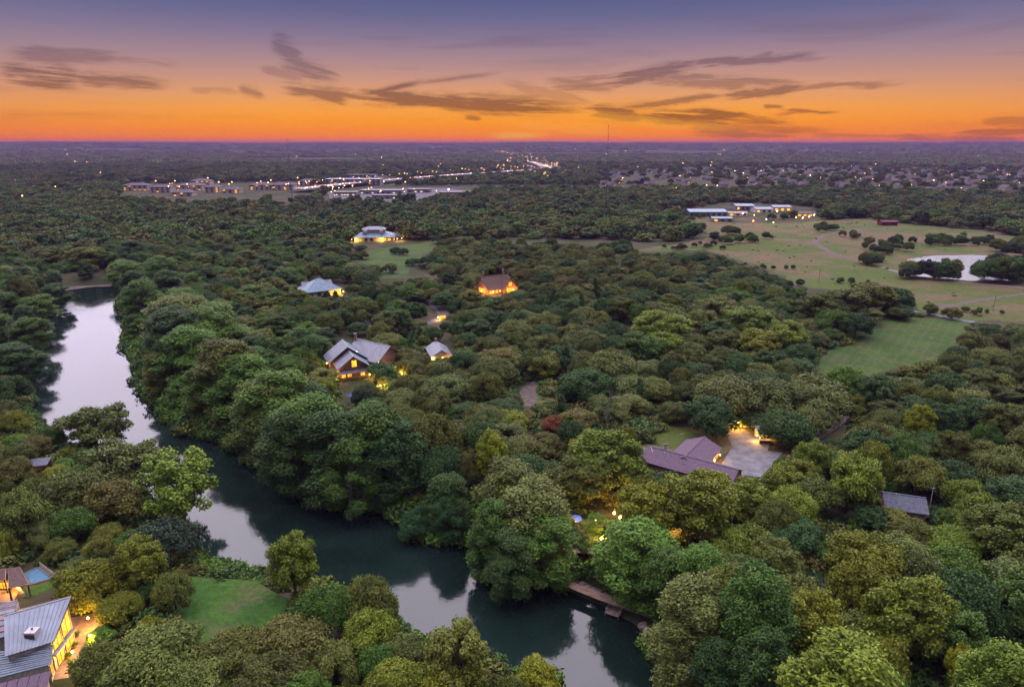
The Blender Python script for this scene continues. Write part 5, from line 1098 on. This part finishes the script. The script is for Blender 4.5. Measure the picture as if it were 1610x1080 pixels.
for x, y, m_ in ((1168, 336, 'bulbw'), (1186, 338, 'bulb'), (1205, 345, 'bulbo'), (1216, 350, 'bulb'), (1222, 332, 'bulbw'), (1236, 338, 'bulb'), (1252, 342, 'bulb'), (1262, 343, 'bulbw'), (1272, 341, 'bulb'), (1280, 338, 'bulbw'), (1246, 334, 'bulbo'), (1300, 336, 'bulbw')):
    lamp(x, y, G + 5, 'tall yard lamp among the blue roofed warehouses', 500, m=m_, r=.45, group='yard lamps at the warehouses', col=(1., .6, .25))
p = P(1184, 352); t = thing('red_lamp', 'red warning lamp on a short post in front of warehouses', 'lamp', (p.x, p.y, G)); MB().bar((0, 0, 0), (0, 0, 2.6), .1).build('post', 'trim', t); MB().ball((0, 0, 3.2), .8).build('globe', 'tail', t, True)
for k, (x, y) in enumerate(((1315, 356), (1325, 357), (1334, 353))):
    p = P(x, y); t = thing('hay_feeder', 'low pale feeder standing on the bare patch of meadow', 'feeder', (p.x, p.y, G), k, 'feeders on the meadow'); MB().box(-2, 2, -.8, .8, .4, 1.2).build('trough', 'wallgrey', t)
    for sx in (-1.7, 1.7): MB().box(sx - .12, sx + .12, -.7, .7, 0, .4).build('leg', 'wood', t)

# ------------------------------------------------------------------ far town
def block(px0, px1, py, depth, storeys, roof, label, lit, name='apartment_block', cat='apartment block', flat=False, wall='stucco', litm='warm', hgt=3.2):
    a, b = P(px0, py), P(px1, py); e = (b - a).normalized(); n = Vector((-e.y, e.x, 0)); L = (b - a).length; O = a + n * depth / 2; t = thing(name, label, cat, (O.x, O.y, G)); H = storeys * hgt
    if flat:
        q = [n * depth / 2, -n * depth / 2, e * L - n * depth / 2, e * L + n * depth / 2]; MB().prism([(p.x, p.y) for p in q], 0, H).build('wall', wall, t)
        q = [n * (depth / 2 + .5) - e * .5, -n * (depth / 2 + .5) - e * .5, e * (L + .5) - n * (depth / 2 + .5), e * (L + .5) + n * (depth / 2 + .5)]; MB().prism([(p.x, p.y) for p in q], H, H + .8).build('roof', roof, t)
    else: hip(t, (0, 0), tuple((e * L)[:2]), depth / 2, H, H + 4.5, wall, roof, 1.)
    r = random.Random(px0 * 3 + py); k_ = max(3, int(L / 9)); f = lambda u: tuple((e * u - n * depth / 2)[:2])
    for s in range(storeys):
        for k in range(k_):
            u = L * (k + .3) / k_; win(t, O, f(u), f(u + L / k_ * .4), s * hgt + .8, s * hgt + 2.5, litm if r.random() < lit else 'dark', .12, .2)
    return t
AP = [(193, 232, 300, 24, 3, .25), (236, 268, 303, 22, 3, .15), (276, 318, 300, 26, 3, .2), (270, 302, 309, 20, 2, .4), (322, 345, 303, 22, 3, .25), (348, 376, 304, 20, 2, .3), (392, 424, 299, 24, 3, .2), (426, 462, 299, 24, 3, .18), (300, 330, 295, 22, 4, .2), (470, 500, 292, 22, 3, .15)]
APL = ['leftmost tan roofed apartment block beside dark woods', 'second apartment block from the left edge of the complex', 'wide apartment block with bright courtyard windows', 'low two storey apartment block in front of the wide block', 'apartment block right of the wide courtyard block', 'low apartment block with glowing ground floor', 'apartment block before the grove of lit trees', 'apartment block beside the pale office hall', 'tall rear apartment block behind the wide courtyard block', 'far apartment block nearest the pale office hall']
for (a, b, y, d_, s, l), lb in zip(AP, APL): block(a, b, y, d_, s, 'roof_tan', lb, l)
block(511, 598, 292, 40, 4, 'roof_blue', 'long pale blue office hall beside the highway', .12, 'office_hall', 'office', True, 'wallgrey')
block(545, 590, 284, 40, 4, 'roof_tan', 'second office hall behind the long pale blue one', .08, 'office_hall', 'office', True, 'wallgrey')
for (a, b, y, d_, lb) in ((525, 560, 308, 26, 'bright shop hall leftmost in the floodlit commercial yard'), (565, 632, 305, 34, 'long white canopied shop hall in the floodlit yard'), (640, 676, 303, 26, 'floodlit shop hall with orange lit front'), (585, 625, 313, 20, 'low shop hall nearest the trees in the floodlit yard'), (690, 745, 308, 26, 'low pale depot beside the white tower'), (790, 850, 306, 22, 'low depot partly hidden by trees right of the tower'), (690, 730, 262, 30, 'far flat roofed store left of the highway'), (735, 790, 261, 30, 'far white store beside the highway bend'), (480, 530, 263, 40, 'distant long hall on the plain'), (845, 872, 268, 30, 'lit roadhouse at the highway interchange')):
    block(a, b, y, d_, 1, 'wallgrey', lb, .7, 'shop_hall', 'shop', True, 'wallgrey', 'shopglass', 5.5)
p = P(706, 306); t = thing('white_tower', 'short white tower with bright lamp in the commercial yard', 'tower', (p.x, p.y, G)); MB().bar((0, 0, 0), (0, 0, 13), 2.4, 2.0, 10).build('shaft', 'white', t); MB().bar((0, 0, 13), (0, 0, 16), 3.4, 3.0, 10).build('tank', 'wallgrey', t); MB().ball((0, -3.6, 9), 1.0).build('floodlight', 'bulbw', t, True)
# highway
(o1, HW) = ribbon('highway', None, 30, G + 7.0, 'highway', 1, world=[Vector((p.x, p.y, 0)) for p in FWAY]); o1['kind'] = 'structure'
ribbon('highway_embankment', None, 46, G + 6.5, 'ground', 1, world=[Vector((p.x, p.y, 0)) for p in FWAY])
sheet('commercial_yard', [(515, 303), (600, 297), (700, 296), (755, 303), (735, 311), (640, 316), (520, 316)], G + .05, 'asphalt', 0)
sheet('shop_lawn', [(540, 316), (640, 315), (700, 312), (720, 316), (620, 324), (520, 322)], G + .06, 'meadow', 15, 3, 5)
# street lamps: one prototype, copies
def lamp_proto():
    t = thing('street_lamp', 'tall street lamp along the highway', 'street lamp', (0, 0, -500)); MB().bar((0, 0, 0), (0, 0, 9), .16, .1, 5).build('pole', 'steel', t); MB().bar((0, 0, 9), (1.4, 0, 9.3), .08, .06, 5).build('arm', 'steel', t); MB().ball((1.5, 0, 9.1), .42, 6, 4, .7).build('lamp_head', 'bulbw', t, True); return t
LPROTO = lamp_proto(); lfirst = [True]
def street_lamp(x, y, z, label, group, warm=False, s=1.):
    if lfirst[0]: o = LPROTO; lfirst[0] = False
    else: o = copy_tree(LPROTO)
    o.location = (x, y, z); o.rotation_euler.z = random.uniform(0, 6.28); tag(o, label, 'street lamp', group); o.scale = (s, s, s)
    if warm:
        for ch in o.children:
            if ch.name.startswith('lamp_head'): me = ch.data.copy(); me.materials[0] = M['bulbo']; ch.data = me
for k in range(0, len(HW), 1):
    p = HW[k]; w = 15 if k % 2 else -15; street_lamp(p.x + w, p.y + random.uniform(-20, 20), G + 6.9, 'white street lamp standing along the highway', 'street lamps along the highway', k % 3 == 0, .8 + p.y / 4200)
RL = random.Random(12)
for (x0, x1, y0, y1, n_, lb, wm) in ((515, 690, 297, 316, 26, 'bright yard lamp in the floodlit commercial yard', .3), (200, 500, 288, 306, 26, 'warm court lamp among the apartment blocks', .9), (600, 900, 262, 292, 24, 'street lamp between the highway and the stores', .7), (900, 1610, 262, 306, 60, 'street lamp in the suburb of gabled houses', .75), (0, 600, 232, 262, 16, 'far lone lamp on the dark wooded plain', .25), (760, 1610, 232, 250, 26, 'far lamp of the town near the horizon', .6), (780, 880, 240, 272, 26, 'lamp at the highway interchange', .5), (0, 200, 262, 330, 6, 'lone lamp among trees on the left plain', .4)):
    for k in range(n_):
        x, y = RL.uniform(x0, x1), RL.uniform(y0, y1); p = P(x, y); z = float(height(np.array([p.x]), np.array([p.y]))[0]); h_ = 1 + p.y / 2600
        street_lamp(p.x, p.y, z, lb, lb.replace('lamp', 'lamps', 1), RL.random() < wm, min(h_, 3.0) * RL.uniform(.5, 1.15))
# cars on the highway
def car_proto():
    t = thing('car', 'small car with lit headlamps driving on the highway', 'car', (0, 0, -500)); b = MB(); b.v = [(-2.2, -.9, .3), (2.2, -.9, .3), (2.2, .9, .3), (-2.2, .9, .3), (-2.2, -.9, .9), (2.2, -.9, .85), (2.2, .9, .85), (-2.2, .9, .9)]; b.f = [(3,2,1,0),(4,5,6,7),(0,1,5,4),(1,2,6,5),(2,3,7,6),(3,0,4,7)]; b.build('body', 'carpaint', t)
    c = MB(); c.v = [(-1.8, -.8, .9), (1.1, -.8, .88), (1.1, .8, .88), (-1.8, .8, .9), (-1.3, -.7, 1.45), (.4, -.7, 1.45), (.4, .7, 1.45), (-1.3, .7, 1.45)]; c.f = b.f; c.build('cabin', 'dark', t)
    for sy in (-.6, .6): MB().ball((2.2, sy, .7), .3, 6, 4).build('headlamp', 'bulbw', t); MB().ball((-2.2, sy, .75), .26, 6, 4).build('tail_lamp', 'tail', t)
    for sx in (-1.4, 1.4):
        for sy in (-.85, .85): MB().bar((sx, sy - .1, .33), (sx, sy + .1, .33), .33, n=8).build('wheel', 'trim', t)
    return t
CP_ = car_proto(); first = True
for k in range(len(HW) - 1):
    for q in range(2):
        a, b = HW[k], HW[k + 1]; e = (b - a).normalized(); n = Vector((-e.y, e.x, 0)); s = 1 if (k + q) % 2 else -1; p = a.lerp(b, random.random()) + n * s * random.choice((3.5, 7.5)); o = CP_ if first else copy_tree(CP_); first = False
        o.location = (p.x, p.y, G + 7.0); o.rotation_euler.z = math.atan2(e.y, e.x) + (0 if s > 0 else math.pi); tag(o, 'car heading towards the viewer with bright headlamps on highway' if s > 0 else 'car driving away along the highway with red tail lamps', 'car', 'cars heading in' if s > 0 else 'cars driving away')
# suburb houses
def sub_proto(k):
    t = thing('suburban_house', 'x', 'house', (0, 0, -500)); gable(t, (-8, 0), (8, 0), 6, 4.2 + k % 2 * 1.6, 9 + k % 2 * 1.6, 'stucco', 'roof_tan', .5, .4)
    gable(t, (3.5, 0), (3.5, -8.5), 3.6, 4.0, 7.6, 'stucco', 'roof_tan', .4, .4)
    for u in (-6.5, -3.2): win(t, None, (u, -6), (u + 1.8, -6), .9, 2.6, 'dark', .1, .15)
    win(t, None, (2., -8.5), (5., -8.5), .1, 2.5, 'warm' if k == 1 else 'dark', .1, .15, 0, 'garage_door'); return t
SPR = [sub_proto(k) for k in range(3)]; used = [False] * 3; r = random.Random(3); NS = 0
for row, y in enumerate((303, 298, 293, 289, 285, 281, 277.5, 274, 271, 268.5)):
    n_ = int(9 + row * 1.6)
    for k in range(n_):
        x = 940 + (k + r.uniform(.1, .9)) * 690 / n_; yy = y + r.uniform(-1.6, 1.6); p = P(x, yy)
        if not in_poly(np.array([p.x]), np.array([p.y]), SUB)[0]: continue
        j = r.choice((0, 0, 1, 2, 2)); o = SPR[j] if not used[j] else copy_tree(SPR[j]); used[j] = True; o.location = (p.x, p.y, G); o.rotation_euler.z = r.choice((0, .3, -.4, 1.57, -1.57, 3.1)) + r.uniform(-.2, .2); s = r.uniform(.9, 1.25); o.scale = (s, s, s)
        d_ = 'front' if row < 3 else ('middle' if row < 7 else 'rear'); tag(o, f"{'two storey' if j == 1 else 'single storey'} tan roofed house in the {d_} rows of the suburb{' with lit garage' if j == 1 else ''}", 'house', f"{'two' if j == 1 else 'single'} storey suburban houses in the {d_} rows")
# masts on the horizon
for x, yb, yt, D, lb in ((466, 228, 217, 1000, 'short relay mast on the ridge above apartment blocks'), (950, 228, 197, 1000, 'tall thin radio mast on the horizon')):
    X = (x - 805) / F * D; h = CZ + (226 - yt) / F * D - G; t = thing('radio_mast', lb, 'mast', (X, D, G)); MB().bar((0, 0, -1), (0, 0, h), .4, .2, 5).build('mast', 'trim', t)
    for k in range(3): MB().bar((0, 0, h * (.7 + .13 * k)), (0, 0, h * (.7 + .13 * k) + 2), 0.6, .6, 5).build('antenna_ring', 'trim', t)

# ------------------------------------------------------------------ haze
def haze():
    m = bpy.data.materials.new('haze'); m.use_nodes = True; t = NT(m.node_tree); t.n.clear(); v = t.new('ShaderNodeVolumePrincipled'); v.inputs['Color'].default_value = (.27, .17, .42, 1); v.inputs['Density'].default_value = HAZE; v.inputs['Anisotropy'].default_value = 0.
    o = t.new('ShaderNodeOutputMaterial'); t.l.new(v.outputs[0], o.inputs['Volume'])
    b = MB().box(-15500, 15500, -15500, 15500, -6, 122).build('haze', m); tag(b, 'thin lavender evening haze lying over the plain', 'haze', kind='stuff')
HAZE = 9.0e-5
haze()
